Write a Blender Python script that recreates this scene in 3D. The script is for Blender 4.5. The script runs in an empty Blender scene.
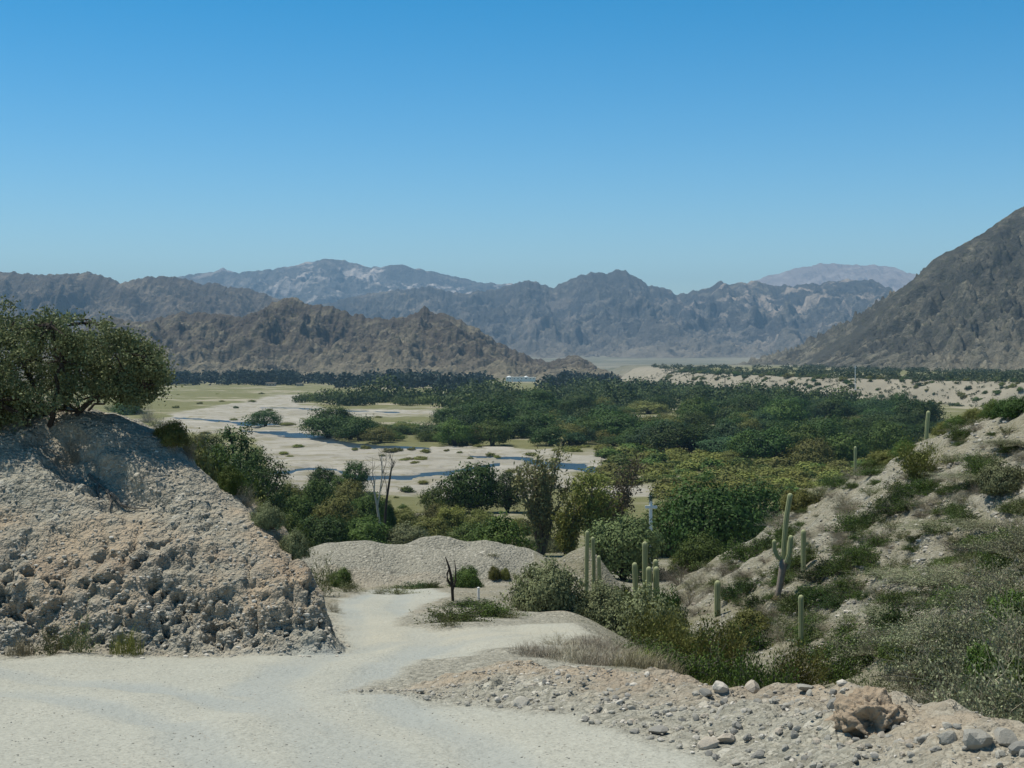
import bpy, math, random
import numpy as np
from mathutils import Vector

# ------------------------------------------------------------------ camera, sky, sun, exposure
scene = bpy.context.scene
F, HOR = 1400.0, 362.0                       # focal length and horizon row of the photograph, in pixels
cam_data = bpy.data.cameras.new("camera")
cam = bpy.data.objects.new("camera", cam_data)
scene.collection.objects.link(cam)
cam.location = (0, 0, 0)                     # eye height is z = 0; the road under the camera lies at -2.2
cam.rotation_euler = (math.radians(90), 0, 0)
cam_data.sensor_width = 36
cam_data.lens = 36 * F / 1024
cam_data.shift_y = -(384 - HOR) / 1024
cam_data.clip_start = 0.1
cam_data.clip_end = 60000
scene.camera = cam

SUN_AZ, SUN_EL = math.radians(-72), math.radians(68)
world = bpy.data.worlds.new("World")
scene.world = world
world.use_nodes = True
wn, wl = world.node_tree.nodes, world.node_tree.links
wn.clear()
sky = wn.new("ShaderNodeTexSky")
sky.sky_type = 'NISHITA'
sky.sun_disc = False
sky.sun_elevation = SUN_EL
sky.sun_rotation = SUN_AZ
sky.altitude = 1800
sky.air_density = 1.3
sky.dust_density = 1.0
sky.ozone_density = 1.0
bg = wn.new("ShaderNodeBackground")
bg.inputs[1].default_value = 0.108
wo = wn.new("ShaderNodeOutputWorld")
hs = wn.new("ShaderNodeHueSaturation")
hs.inputs['Saturation'].default_value = 1.72
hs.inputs['Value'].default_value = 1.06
tm = wn.new("ShaderNodeMix"); tm.data_type = 'RGBA'; tm.blend_type = 'MULTIPLY'
tm.inputs[0].default_value = 1.0; tm.inputs[7].default_value = (.88, 1.13, 1.05, 1)
wl.new(sky.outputs[0], hs.inputs['Color'])
wl.new(hs.outputs[0], tm.inputs[6])
# pales towards the horizon; unseen upper sky dimmed and warmed to cut blue fill
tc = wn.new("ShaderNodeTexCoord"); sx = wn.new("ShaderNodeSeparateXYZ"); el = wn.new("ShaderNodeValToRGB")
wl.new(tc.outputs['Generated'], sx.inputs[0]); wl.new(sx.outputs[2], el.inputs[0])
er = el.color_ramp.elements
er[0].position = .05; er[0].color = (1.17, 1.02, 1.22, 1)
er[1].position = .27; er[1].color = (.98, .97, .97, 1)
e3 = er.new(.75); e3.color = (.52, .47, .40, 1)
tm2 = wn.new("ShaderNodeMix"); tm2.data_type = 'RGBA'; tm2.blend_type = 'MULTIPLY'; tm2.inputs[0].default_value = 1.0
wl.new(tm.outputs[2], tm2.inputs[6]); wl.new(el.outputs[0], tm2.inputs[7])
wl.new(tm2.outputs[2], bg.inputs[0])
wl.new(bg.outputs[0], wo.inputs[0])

sun_data = bpy.data.lights.new("sun", 'SUN')
sun_data.energy = 5.0
sun_data.angle = math.radians(0.5)
sun_data.color = (1.0, 0.95, 0.84)
sun = bpy.data.objects.new("sun", sun_data)
scene.collection.objects.link(sun)
SUNV = Vector((math.sin(SUN_AZ) * math.cos(SUN_EL), math.cos(SUN_AZ) * math.cos(SUN_EL), math.sin(SUN_EL)))
sun.rotation_euler = SUNV.to_track_quat('Z', 'Y').to_euler()
sun.location = (0, 0, 400)

scene.view_settings.view_transform = 'Standard'
scene.view_settings.look = 'None'
scene.view_settings.exposure = 0.06
scene.view_settings.gamma = 1
scene.cycles.max_bounces = 5
scene.cycles.diffuse_bounces = 3
scene.cycles.transparent_max_bounces = 6
scene.cycles.volume_bounces = 0

COL = scene.collection
rng = np.random.default_rng(7)
random.seed(7)

# ------------------------------------------------------------------ noise
_G3 = np.random.default_rng(11).normal(size=(256, 3)).astype(np.float32)
_G3 /= np.linalg.norm(_G3, axis=1)[:, None]
_PERM = np.random.default_rng(12).permutation(256).astype(np.int64)
_A2 = np.random.default_rng(13).uniform(0, 2 * np.pi, 256)
_G2 = np.stack([np.cos(_A2), np.sin(_A2)], 1).astype(np.float32)

def _fade(t): return t * t * t * (t * (t * 6 - 15) + 10)

def noise2(x, y, seed=0):
    x = np.asarray(x, np.float64) + seed * 17.31; y = np.asarray(y, np.float64) + seed * 9.73
    x, y = np.broadcast_arrays(x, y)
    xi, yi = np.floor(x).astype(np.int64), np.floor(y).astype(np.int64)
    xf, yf = x - xi, y - yi
    u, v = _fade(xf), _fade(yf)
    def g(i, j):
        h = _PERM[(_PERM[(xi + i) & 255] + yi + j) & 255]
        gr = _G2[h]
        return gr[..., 0] * (xf - i) + gr[..., 1] * (yf - j)
    a = g(0, 0) * (1 - u) + g(1, 0) * u
    b = g(0, 1) * (1 - u) + g(1, 1) * u
    return (a * (1 - v) + b * v) * 1.5

def noise3(x, y, z, seed=0):
    x = np.asarray(x, np.float64) + seed * 17.31; y = np.asarray(y, np.float64) + seed * 9.73; z = np.asarray(z, np.float64) + seed * 5.11
    xi, yi, zi = (np.floor(a).astype(np.int64) for a in (x, y, z))
    xf, yf, zf = x - xi, y - yi, z - zi
    u, v, w = _fade(xf), _fade(yf), _fade(zf)
    def g(i, j, k):
        h = _PERM[(_PERM[(_PERM[(xi + i) & 255] + yi + j) & 255] + zi + k) & 255]
        gr = _G3[h]
        return gr[..., 0] * (xf - i) + gr[..., 1] * (yf - j) + gr[..., 2] * (zf - k)
    r = []
    for k in (0, 1):
        a = g(0, 0, k) * (1 - u) + g(1, 0, k) * u
        b = g(0, 1, k) * (1 - u) + g(1, 1, k) * u
        r.append(a * (1 - v) + b * v)
    return (r[0] * (1 - w) + r[1] * w) * 1.6

def fbm2(x, y, oct=4, seed=0, gain=.5):
    s, a = 0, 1.0
    for o in range(oct):
        s = s + a * noise2(x * 2 ** o, y * 2 ** o, seed + o * 3); a *= gain
    return s

def ridged2(x, y, oct=4, seed=0, gain=.5):
    s, a, t = 0, 1.0, 0
    for o in range(oct):
        s = s + a * (1 - np.minimum(1, 1.6 * np.abs(noise2(x * 2.03 ** o, y * 2.03 ** o, seed + o * 3)))); t += a; a *= gain
    return s / t

def fbm3(x, y, z, oct=4, seed=0, gain=.5):
    s, a = 0, 1.0
    for o in range(oct):
        s = s + a * noise3(x * 2 ** o, y * 2 ** o, z * 2 ** o, seed + o * 3); a *= gain
    return s

def sstep(a, b, x):
    t = np.clip((x - a) / (b - a), 0, 1)
    return t * t * (3 - 2 * t)

def softplus(x, k): return np.where(x > 12 * k, x, k * np.log1p(np.exp(np.minimum(x / k, 14))))
def smin(a, b, k):
    h = np.clip(.5 + .5 * (b - a) / k, 0, 1)
    return b * (1 - h) + a * h - k * h * (1 - h)

def poly_sd(x, y, pts, closed=True):
    """signed distance, positive inside, of points to a polygon (or plain distance to a polyline)"""
    pts = np.asarray(pts, float)
    d2 = np.full(np.shape(x), 1e18); inside = np.zeros(np.shape(x), bool)
    n = len(pts)
    for i in range(n if closed else n - 1):
        ax, ay = pts[i]; bx, by = pts[(i + 1) % n]
        dx, dy = bx - ax, by - ay
        t = np.clip(((x - ax) * dx + (y - ay) * dy) / (dx * dx + dy * dy + 1e-12), 0, 1)
        d2 = np.minimum(d2, (x - ax - t * dx) ** 2 + (y - ay - t * dy) ** 2)
        if closed and dy != 0:
            c = ((ay > y) != (by > y)) & (x < dx * (y - ay) / dy + ax)
            inside ^= c
    d = np.sqrt(d2)
    return np.where(inside, d, -d) if closed else d

def line_near(x, y, pts, vals):
    """distance to a polyline and the value carried by its nearest point"""
    pts = np.asarray(pts, float)
    d2 = np.full(np.shape(x), 1e18); val = np.zeros(np.shape(x))
    for i in range(len(pts) - 1):
        ax, ay = pts[i]; bx, by = pts[i + 1]
        dx, dy = bx - ax, by - ay
        t = np.clip(((x - ax) * dx + (y - ay) * dy) / (dx * dx + dy * dy + 1e-12), 0, 1)
        q = (x - ax - t * dx) ** 2 + (y - ay - t * dy) ** 2
        m = q < d2
        d2 = np.where(m, q, d2); val = np.where(m, vals[i] * (1 - t) + vals[i + 1] * t, val)
    return np.sqrt(d2), val

# ------------------------------------------------------------------ terrain height
SLOPE, EYE, VALLEY = 0.125, 2.2, -21.0
_ty = np.arange(-80, 420, .5)
_tz = np.interp(_ty, [-80, 62, 72, 85, 100, 130, 150, 200, 260, 420], [7.8, -9.95, -11.2, -12.9, -14.7, -17.4, -18.6, -20.4, -21, -21])
_k = np.exp(-.5 * (np.arange(-24, 25) / 8.0) ** 2); _k /= _k.sum()
_tz = np.convolve(np.pad(_tz, 24, mode='edge'), _k, 'valid')
_tz[:24] = 2.2 * 0 - EYE - SLOPE * _ty[:24]

def road_z(y):
    return np.where(y < 400, np.interp(y, _ty, _tz),
                    np.interp(y, [400, 1500, 2200, 3500, 6000, 9000], [-21, -21, -18, 0, 52, 70]))

def road_pt(px, py):
    d = EYE / ((py - HOR) / F - SLOPE)
    return ((px - 512) / F * d, d)

def valley_px(x, y):
    yy = np.maximum(y, 20)
    return 512 + F * x / yy, HOR - F * VALLEY / yy

def valley_pt(px, py, z=VALLEY):
    d = -z * F / (py - HOR)
    return ((px - 512) / F * d, d)

ROAD_POLY = [road_pt(*p) for p in [(-700, 1100), (-500, 690), (-300, 657), (0, 657), (200, 654), (338, 652), (346, 640), (332, 615), (338, 598), (375, 590), (425, 589),
             (452, 594), (425, 604), (398, 616), (398, 626), (440, 630), (560, 622), (600, 630), (560, 646), (480, 652), (420, 664), (352, 690), (450, 702), (560, 716), (660, 742), (760, 772), (1000, 900), (1300, 1300)]]
BANK_POLY = [(-60, 25.5), (-20, 26.3), (-9.5, 26.2), (-6.3, 26.3), (-3.3, 26.3), (-3.2, 27.0), (-3.7, 30), (-4.8, 34.5), (-7.2, 40), (-10, 46), (-13.5, 58), (-16, 75), (-22, 110), (-30, 150), (-42, 200), (-62, 260), (-400, 300), (-300, 25)]
def _track(px):
    p = np.array([road_pt(*q) for q in px]); d = np.gradient(p, axis=0); d /= np.linalg.norm(d, axis=1)[:, None]
    return [(a, b, -v, u) for (a, b), (u, v) in zip(p, d)]
RUTS = [_track([(430, 900), (330, 768), (230, 715), (110, 690), (-30, 676), (-200, 668)]), _track([(560, 900), (440, 768), (350, 712), (320, 684), (370, 655), (420, 643), (470, 636), (540, 630)]), _track([(300, 690), (350, 660), (392, 640), (385, 618), (370, 605), (385, 594)])]
BERM = [(-2.1, 20.4), (-1.6, 20.9), (-.93, 21.3), (.29, 22.0), (1.53, 19.8), (2.4, 18.1), (3.55, 17.3), (4.2, 16.2), (4.6, 14.4), (4.8, 12.6), (5.8, 9.5), (7, 6)]   # crest
BERM_H = [.06, .12, .26, .34, .42, .44, .46, .50, .50, .50, .5, .5]
BERM_POLY = [(-2.4, 20.1), (-1.9, 20.9), (-1.3, 21.8), (.3, 22.9), (2.0, 20.7), (3.1, 18.8), (4.3, 17.9), (5.1, 16.6), (5.6, 14.6), (5.8, 12.8), (6.8, 10), (8, 6), (5.5, 5.5), (3.4, 10.5), (2.36, 13.3), (1.95, 14.5), (.59, 17.3), (-.6, 18.6), (-1.6, 19.6)]
MOUND_A = [(-11.5, 66), (-8.6, 66), (-5.2, 66.5), (-3.0, 67), (-1.2, 67), (.8, 67.5)]
MOUND_AH = [1.3, 2.05, 1.95, 2.35, 2.1, 1.6]
MOUND_B = [(2.7, 64.2), (3.4, 64.2), (3.9, 64.0)]
MOUND_BH = [1.5, 1.75, 1.5]

BLUFF_Y = [0, 300, 480, 560, 600, 660, 850, 1130, 1350, 1600, 2000]
BLUFF_X = [1500, 1100, 640, 450, 330, 217, 160, 118, 118, 128, 150]

P_BED = [[(150, 428), (172, 414), (250, 401), (280, 394), (335, 395), (300, 403), (330, 409), (400, 409), (452, 410), (452, 415), (390, 417), (330, 418), (300, 427), (200, 433)],
         [(240, 431), (300, 427), (338, 429), (332, 441), (370, 447), (420, 448), (480, 447), (540, 449), (606, 453), (616, 462), (592, 472), (560, 477), (520, 482), (480, 486), (430, 496), (392, 499), (370, 496), (300, 497), (270, 492), (265, 470), (262, 450)],
         [(585, 490), (640, 481), (690, 487), (668, 498), (610, 500)], [(430, 492), (470, 480), (540, 474), (575, 480), (540, 500), (440, 506)]]
CHANNELS = [([(170, 417.5), (200, 419), (225, 421.5), (245, 423), (264, 424.5), (290, 423)], [.6, 1.3, 1.2, 2.0, 1.6, .8]),
            ([(240, 430), (262, 432.5), (300, 434), (322, 438), (345, 443.5), (375, 446.5), (410, 447.5), (436, 449)], [.5, 1.6, 2.3, 2.6, 2.8, 3.0, 2.3, 1.0]),
            ([(262, 474), (285, 472), (310, 468.5), (335, 469.5), (362, 477), (400, 477), (440, 474), (470, 468), (500, 463)], [1.2, 2.2, 3.2, 2.4, 2.6, 2.8, 2.6, 2.0, 1.5]),
            ([(470, 455), (500, 457), (530, 460), (560, 465), (588, 468), (606, 468)], [.8, 1.8, 2.6, 3.6, 3.8, 2.6]),
            ([(246, 407), (290, 408), (340, 410), (400, 412)], [.4, .8, .7, .4])]

def channel_mask(x, y):
    u, v = valley_px(x, y)
    m = np.zeros(np.shape(x))
    for pts, w in CHANNELS:
        px = [p[0] for p in pts]; py = [p[1] for p in pts]
        vc = np.interp(u, px, py); wc = np.interp(u, px, w, left=0.01, right=0.01)
        inside = (u > px[0]) & (u < px[-1])
        m = np.maximum(m, np.where(inside, 1 - sstep(.55, 1.1, np.abs(v - vc + .5 * noise2(u / 9, u * 0, 95)) / wc), 0))
    return m

def hill_params(y):
    Xg = np.interp(y, [0, 16, 25, 38, 50, 65, 75, 85, 95, 130], [8.3, 7.2, 6.6, 6.8, 5.6, 6.7, 8.3, 10.3, 11.8, 20])
    gd = np.interp(y, [0, 12, 20, 30, 50, 70, 100], [.2, .4, .9, 1.2, 1.0, .9, .3])
    x0 = np.interp(y, [0, 12, 16, 20, 25, 35, 50, 70], [7.5, 6.4, 5.4, 2.9, 1.5, 1.3, 1.6, 4])
    zc = np.interp(y, [0, 30, 42, 50, 57, 65, 75, 85, 92, 110, 140], [6.5, 2.4, .4, -1.1, -2.2, -3.5, -5.7, -9.4, -12.8, -17.5, -21.2])
    return Xg, gd, x0, zc

def height(x, y, detail=True):
    x = np.asarray(x, float); y = np.asarray(y, float)
    base = road_z(y)
    z = base.copy()
    # right-hand gully and hill
    Xg, gd, x0, zc = hill_params(y)
    gul = base - gd * sstep(x0, x0 + .6 * np.maximum(Xg - x0, .8), x)
    face = gul + .62 * softplus(x - Xg, .7)
    if detail:
        face = face + np.where(x > Xg - 2, .35 * fbm2(x * .35, y * .35, 3, 5) * sstep(0, 2.5, x - Xg), 0)
        zc = zc + .35 * fbm2(x * .25, y * .25, 3, 9)
    near = y < 160
    z = np.where(near, np.maximum(gul, smin(face, zc, .8)), z)
    # the cut bank on the left
    sd = poly_sd(x, y, BANK_POLY)
    if detail:
        sdn = sd + (.22 * fbm2(x * .9, y * .9, 3, 21) + .45 * noise2(x * .33, y * .33, 22)) * sstep(.05, .9, sd) 
    else: sdn = sd
    sdn = smin(sdn, np.where(sd > 0, (y - 26.25) * np.interp(x, [-9, -4], [1.0, .74]) + (.2 * noise2(x * .5, y * .2, 24) if detail else 0), sdn), .5)
    prof = np.interp(sdn, [0, .18, .35, .8, 1.2, 1.9, 2.7, 3.7, 5, 8, 20], [0, .18, .5, 1.3, 1.75, 2.3, 3.0, 3.85, 4.7, 5.6, 8])
    cap = np.interp(y, [20, 36, 45, 60, 100, 150, 220, 262], [-1.2, -.95, -2.9, -5.2, -10.5, -14.6, -19.6, -21.3])
    if detail: cap = cap + .25 * fbm2(x * .4, y * .4, 3, 33)
    lift = np.clip(base + 5.55, -3, 0) * sstep(60, 36, y) * sstep(.1, .9, sdn) * (y > 27)
    zb = smin(base + prof - lift * .85, cap, .5)
    z = np.where((sd > 0) & (y < 300), np.maximum(z, np.where(sd > .12, zb, base + prof)), z)
    # berm of cobbles along the right edge of the road
    bs = poly_sd(x, y, BERM_POLY)
    bd, bh = line_near(x, y, BERM, BERM_H)
    hump = bh * sstep(-.1, 1.5, bs) * (.62 + .38 * np.clip(1 - bd / 1.1, 0, 1))
    if detail: hump = hump * (1 + .35 * fbm2(x * 1.0, y * 1.0, 3, 41)) + .05 * sstep(0, .6, bs) * fbm2(x * 3.2, y * 3.2, 3, 43)
    z = z + np.where(y < 30, np.maximum(hump, 0), 0)
    # gravel mounds
    for line, hh in ((MOUND_A, MOUND_AH), (MOUND_B, MOUND_BH)):
        md, mh = line_near(x, y, line, hh)
        m = softplus(mh * (1 + (.10 * noise2(x * .5, y * .5, 51) if detail else 0)) - .58 * md, .12)
        z = z + np.where(md < 8, m, 0)
    # terrace and bluff on the right of the valley
    bx = np.interp(y, BLUFF_Y, BLUFF_X)
    t = x - bx
    if detail:
        t = t + np.where(y > 350, 22 * ridged2(x / 70, y / 70, 3, 61) + 14 * noise2(x / 160, y / 160, 63) - 10, 0)
    top = np.interp(y, [400, 700, 1000, 1500, 2200], [9.5, 11, 11.5, 14, 16])
    fade = sstep(2600, 1900, y)
    z = z + np.where(y > 350, top * sstep(0, 34, t) * fade, 0)
    if detail:
        # roughness of natural ground, calmer on the road
        z = z + np.where(y > 90, .35 * fbm2(x / 14, y / 14, 3, 71) * sstep(90, 160, y) * (1 - .6 * bedmask(x, y)), .10 * fbm2(x * .3, y * .3, 3, 73))
        bt = fbm2(x / 30 + .4 * noise2(x / 9, y / 9, 93), y / 13, 3, 91)
        z = z + np.where(y > 180, bedmask(x, y) * (.34 * sstep(-.05, .03, bt) + .26 * sstep(.28, .34, bt) - .25), 0)
        z = z - np.where(y > 180, .7 * channel_mask(x, y), 0)
    return z

def bedmask(x, y):
    u, v = valley_px(x, y)
    un = u + 9 * fbm2(x / 18, y / 26, 3, 81); vn = v + .035 * (v - HOR) * fbm2(x / 14, y / 20, 3, 83)
    m = np.zeros(np.shape(x))
    for p in P_BED:
        sd = poly_sd(un, vn, p)
        m = np.maximum(m, sstep(-1.0, 1.6, sd))
    return np.where(y > 170, m, 0)

# ------------------------------------------------------------------ mesh helpers
def link(o, parent=None):
    COL.objects.link(o)
    if parent is not None: o.parent = parent
    return o

def tag(o, label=None, cat=None, group=None, kind=None):
    if label: o['label'] = label
    if cat: o['category'] = cat
    if group: o['group'] = group
    if kind: o['kind'] = kind
    return o

def empty(name, loc, rz=0):
    o = bpy.data.objects.new(name, None)
    o.empty_display_size = .2
    o.location = loc; o.rotation_euler = (0, 0, rz)
    return link(o)

class MB:
    """collects faces and becomes one mesh"""
    def __init__(s): s.v, s.q, s.t, s.qm, s.tm, s.tint, s.n = [], [], [], [], [], [], 0
    def add(s, v, quads=None, tris=None, mat=0, tint=None):
        v = np.asarray(v, np.float64).reshape(-1, 3)
        if quads is not None and len(quads):
            q = np.asarray(quads, np.int64).reshape(-1, 4) + s.n; s.q.append(q); s.qm.append(np.full(len(q), mat))
        if tris is not None and len(tris):
            t = np.asarray(tris, np.int64).reshape(-1, 3) + s.n; s.t.append(t); s.tm.append(np.full(len(t), mat))
        s.v.append(v)
        s.tint.append(np.full(len(v), .5) if tint is None else np.broadcast_to(np.asarray(tint, float), (len(v),)))
        s.n += len(v)
    def arrays(s):
        v = np.concatenate(s.v)
        q = np.concatenate(s.q) if s.q else np.zeros((0, 4), np.int64)
        t = np.concatenate(s.t) if s.t else np.zeros((0, 3), np.int64)
        return v, q, t
    def mesh(s, name, mats, smooth=False):
        v, q, t = s.arrays()
        me = bpy.data.meshes.new(name)
        me.vertices.add(len(v)); me.vertices.foreach_set('co', v.astype(np.float32).ravel())
        nl = len(q) * 4 + len(t) * 3
        me.loops.add(nl)
        me.loops.foreach_set('vertex_index', np.concatenate([q.ravel(), t.ravel()]).astype(np.int32))
        me.polygons.add(len(q) + len(t))
        st = np.concatenate([np.arange(len(q)) * 4, len(q) * 4 + np.arange(len(t)) * 3]).astype(np.int32)
        me.polygons.foreach_set('loop_start', st)
        for m in (mats if isinstance(mats, (list, tuple)) else [mats]): me.materials.append(m)
        mi = np.concatenate([np.concatenate(s.qm) if s.qm else np.zeros(0), np.concatenate(s.tm) if s.tm else np.zeros(0)]).astype(np.int32)
        me.polygons.foreach_set('material_index', mi)
        me.polygons.foreach_set('use_smooth', np.full(len(mi), smooth))
        a = me.attributes.new('tint', 'FLOAT', 'POINT')
        a.data.foreach_set('value', np.concatenate(s.tint).astype(np.float32))
        me.update(calc_edges=True)
        return me
    def build(s, name, mats, parent=None, smooth=False):
        return link(bpy.data.objects.new(name, s.mesh(name, mats, smooth)), parent)

def tube(mb, pts, radii, sides=5, mat=0, tint=.5, cap=True):
    pts = np.asarray(pts, float); n = len(pts)
    tang = np.gradient(pts, axis=0); tang /= np.linalg.norm(tang, axis=1)[:, None] + 1e-9
    ref = np.array([0., 0, 1]) if abs(tang[0][2]) < .9 else np.array([1., 0, 0])
    a = np.cross(tang, ref); a /= np.linalg.norm(a, axis=1)[:, None] + 1e-9
    b = np.cross(tang, a)
    th = np.arange(sides) / sides * 2 * np.pi
    ring = np.cos(th)[None, :, None] * a[:, None, :] + np.sin(th)[None, :, None] * b[:, None, :]
    v = pts[:, None, :] + ring * np.asarray(radii)[:, None, None]
    i = np.arange(n - 1)[:, None] * sides; j = np.arange(sides)[None, :]; j2 = (j + 1) % sides
    q = np.stack([i + j, i + j2, i + sides + j2, i + sides + j], -1).reshape(-1, 4)
    v = v.reshape(-1, 3)
    tr = []
    if cap:
        v = np.vstack([v, pts[-1] + tang[-1] * radii[-1] * .5])
        k = (n - 1) * sides
        tr = [(k + jj, k + (jj + 1) % sides, n * sides) for jj in range(sides)]
    mb.add(v, q, tr, mat, tint)

def leaves(mb, c, size, r, elong=1.7, up=None, mat=0, tint=None, width=1.0, nrm=None):
    """one small diamond-shaped leaf (or leaf spray) per centre"""
    n = len(c)
    a = r.normal(size=(n, 3))
    if up is not None: a = a + np.asarray(up)
    if nrm is not None:                        # leaves spread roughly facing outward
        m = nrm + .42 * r.normal(size=(n, 3)); m /= np.linalg.norm(m, axis=1)[:, None] + 1e-9
        a = a - (a * m).sum(1)[:, None] * m
    a /= np.linalg.norm(a, axis=1)[:, None] + 1e-9
    b = np.cross(a, m if nrm is not None else r.normal(size=(n, 3))); b /= np.linalg.norm(b, axis=1)[:, None] + 1e-9
    s = (np.asarray(size) * r.uniform(.6, 1.35, n))[:, None]
    L, W = a * s * elong * .5, b * s * .5 * width
    v = np.stack([c - L, c + W, c + L, c - W], 1).reshape(-1, 3)
    q = np.arange(n * 4).reshape(-1, 4)
    t = r.uniform(0, 1, n) if tint is None else np.asarray(tint)
    mb.add(v, q, None, mat, np.repeat(t, 4))

# ------------------------------------------------------------------ materials
class NT:
    def __init__(s, name):
        s.m = bpy.data.materials.new(name); s.m.use_nodes = True
        s.nt = s.m.node_tree; s.n = s.nt.nodes; s.l = s.nt.links; s.n.clear()
        s.out = s.n.new("ShaderNodeOutputMaterial")
    def node(s, t, **kw):
        x = s.n.new(t)
        for k, v in kw.items(): setattr(x, k, v)
        return x
    def set(s, sock, v):
        if isinstance(v, bpy.types.NodeSocket): s.l.new(v, sock)
        elif v is not None:
            if isinstance(v, (tuple, list)) and sock.type == 'RGBA' and len(v) == 3: v = (*v, 1)
            sock.default_value = v
    def pos(s): return s.node("ShaderNodeNewGeometry").outputs['Position']
    def noise(s, vec, scale, detail=4, rough=.55, dist=0):
        x = s.node("ShaderNodeTexNoise"); s.set(x.inputs['Vector'], vec); s.set(x.inputs['Scale'], scale)
        x.inputs['Detail'].default_value = detail; x.inputs['Roughness'].default_value = rough; x.inputs['Distortion'].default_value = dist
        return x.outputs['Fac']
    def vor(s, vec, scale, out='Color', feature='F1', rand=1.0):
        x = s.node("ShaderNodeTexVoronoi"); x.feature = feature; s.set(x.inputs['Vector'], vec); s.set(x.inputs['Scale'], scale); x.inputs['Randomness'].default_value = rand
        return x.outputs[out]
    def ramp(s, fac, stops, interp='LINEAR'):
        x = s.node("ShaderNodeValToRGB"); x.color_ramp.interpolation = interp
        e = x.color_ramp.elements
        while len(e) < len(stops): e.new(.5)
        for el, (p, c) in zip(e, stops):
            el.position = p; el.color = (c, c, c, 1) if not isinstance(c, (tuple, list)) else (*c, 1)
        s.set(x.inputs[0], fac)
        return x.outputs[0]
    def mix(s, fac, a, b, blend='MIX'):
        x = s.node("ShaderNodeMix"); x.data_type = 'RGBA'; x.blend_type = blend
        s.set(x.inputs[0], fac); s.set(x.inputs[6], a); s.set(x.inputs[7], b)
        return x.outputs[2]
    def math(s, op, a, b=None, clamp=False):
        x = s.node("ShaderNodeMath"); x.operation = op; x.use_clamp = clamp
        s.set(x.inputs[0], a)
        if b is not None: s.set(x.inputs[1], b)
        return x.outputs[0]
    def attr(s, name): 
        x = s.node("ShaderNodeAttribute"); x.attribute_name = name
        return x.outputs['Fac']
    def scale(s, vec, sc):
        x = s.node("ShaderNodeMapping"); s.set(x.inputs['Vector'], vec); x.inputs['Scale'].default_value = sc
        return x.outputs[0]
    def bump(s, h, strength, dist, normal=None):
        x = s.node("ShaderNodeBump"); x.inputs['Strength'].default_value = strength; x.inputs['Distance'].default_value = dist
        s.set(x.inputs['Height'], h)
        if normal is not None: s.set(x.inputs['Normal'], normal)
        return x.outputs[0]
    def principled(s, col, rough=.9, spec=.15, normal=None, **kw):
        p = s.node("ShaderNodeBsdfPrincipled")
        s.set(p.inputs['Base Color'], col); s.set(p.inputs['Roughness'], rough); p.inputs['Specular IOR Level'].default_value = spec
        if normal is not None: s.set(p.inputs['Normal'], normal)
        for k, v in kw.items(): s.set(p.inputs[k], v)
        return p.outputs[0]
    def done(s, sh):
        s.l.new(sh, s.out.inputs[0]); return s.m

def mat_plain(name, col, rough=.8, var=.25, scale=6, spec=.15):
    t = NT(name); p = t.node("ShaderNodeTexCoord").outputs['Object']
    n = t.noise(p, scale, 4)
    c = t.mix(n, tuple(x * (1 - var) for x in col), tuple(min(1, x * (1 + var)) for x in col))
    return t.done(t.principled(c, rough, spec, t.bump(n, .3, .02)))

def mat_leaf(name, dark, light, hue=.12, trans=.16):
    t = NT(name)
    tint = t.attr('tint')
    c = t.mix(tint, dark, light)
    oi = t.node("ShaderNodeObjectInfo").outputs['Random']
    hsv = t.node("ShaderNodeHueSaturation")
    t.set(hsv.inputs['Value'], t.math('MULTIPLY_ADD', oi, .5)); 
    m = hsv.inputs['Value'].links[0].from_node; m.inputs[2].default_value = .75
    t.set(hsv.inputs['Hue'], t.math('MULTIPLY_ADD', oi, hue * .25))
    m = hsv.inputs['Hue'].links[0].from_node; m.inputs[2].default_value = .5 - hue * .125
    t.set(hsv.inputs['Color'], c)
    c = hsv.outputs[0]
    d = t.principled(c, .65, .2)
    tr = t.node("ShaderNodeBsdfTranslucent"); t.set(tr.inputs[0], c)
    mx = t.node("ShaderNodeMixShader"); mx.inputs[0].default_value = trans
    t.l.new(d, mx.inputs[1]); t.l.new(tr.outputs[0], mx.inputs[2])
    return t.done(mx.outputs[0])

def stones(t, p, scale, stops):
    """a bed of pebbles: one tone per cell"""
    c = t.vor(p, scale, 'Color')
    s = t.node("ShaderNodeSeparateColor"); t.set(s.inputs[0], c)
    return t.ramp(s.outputs[0], stops)

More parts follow.
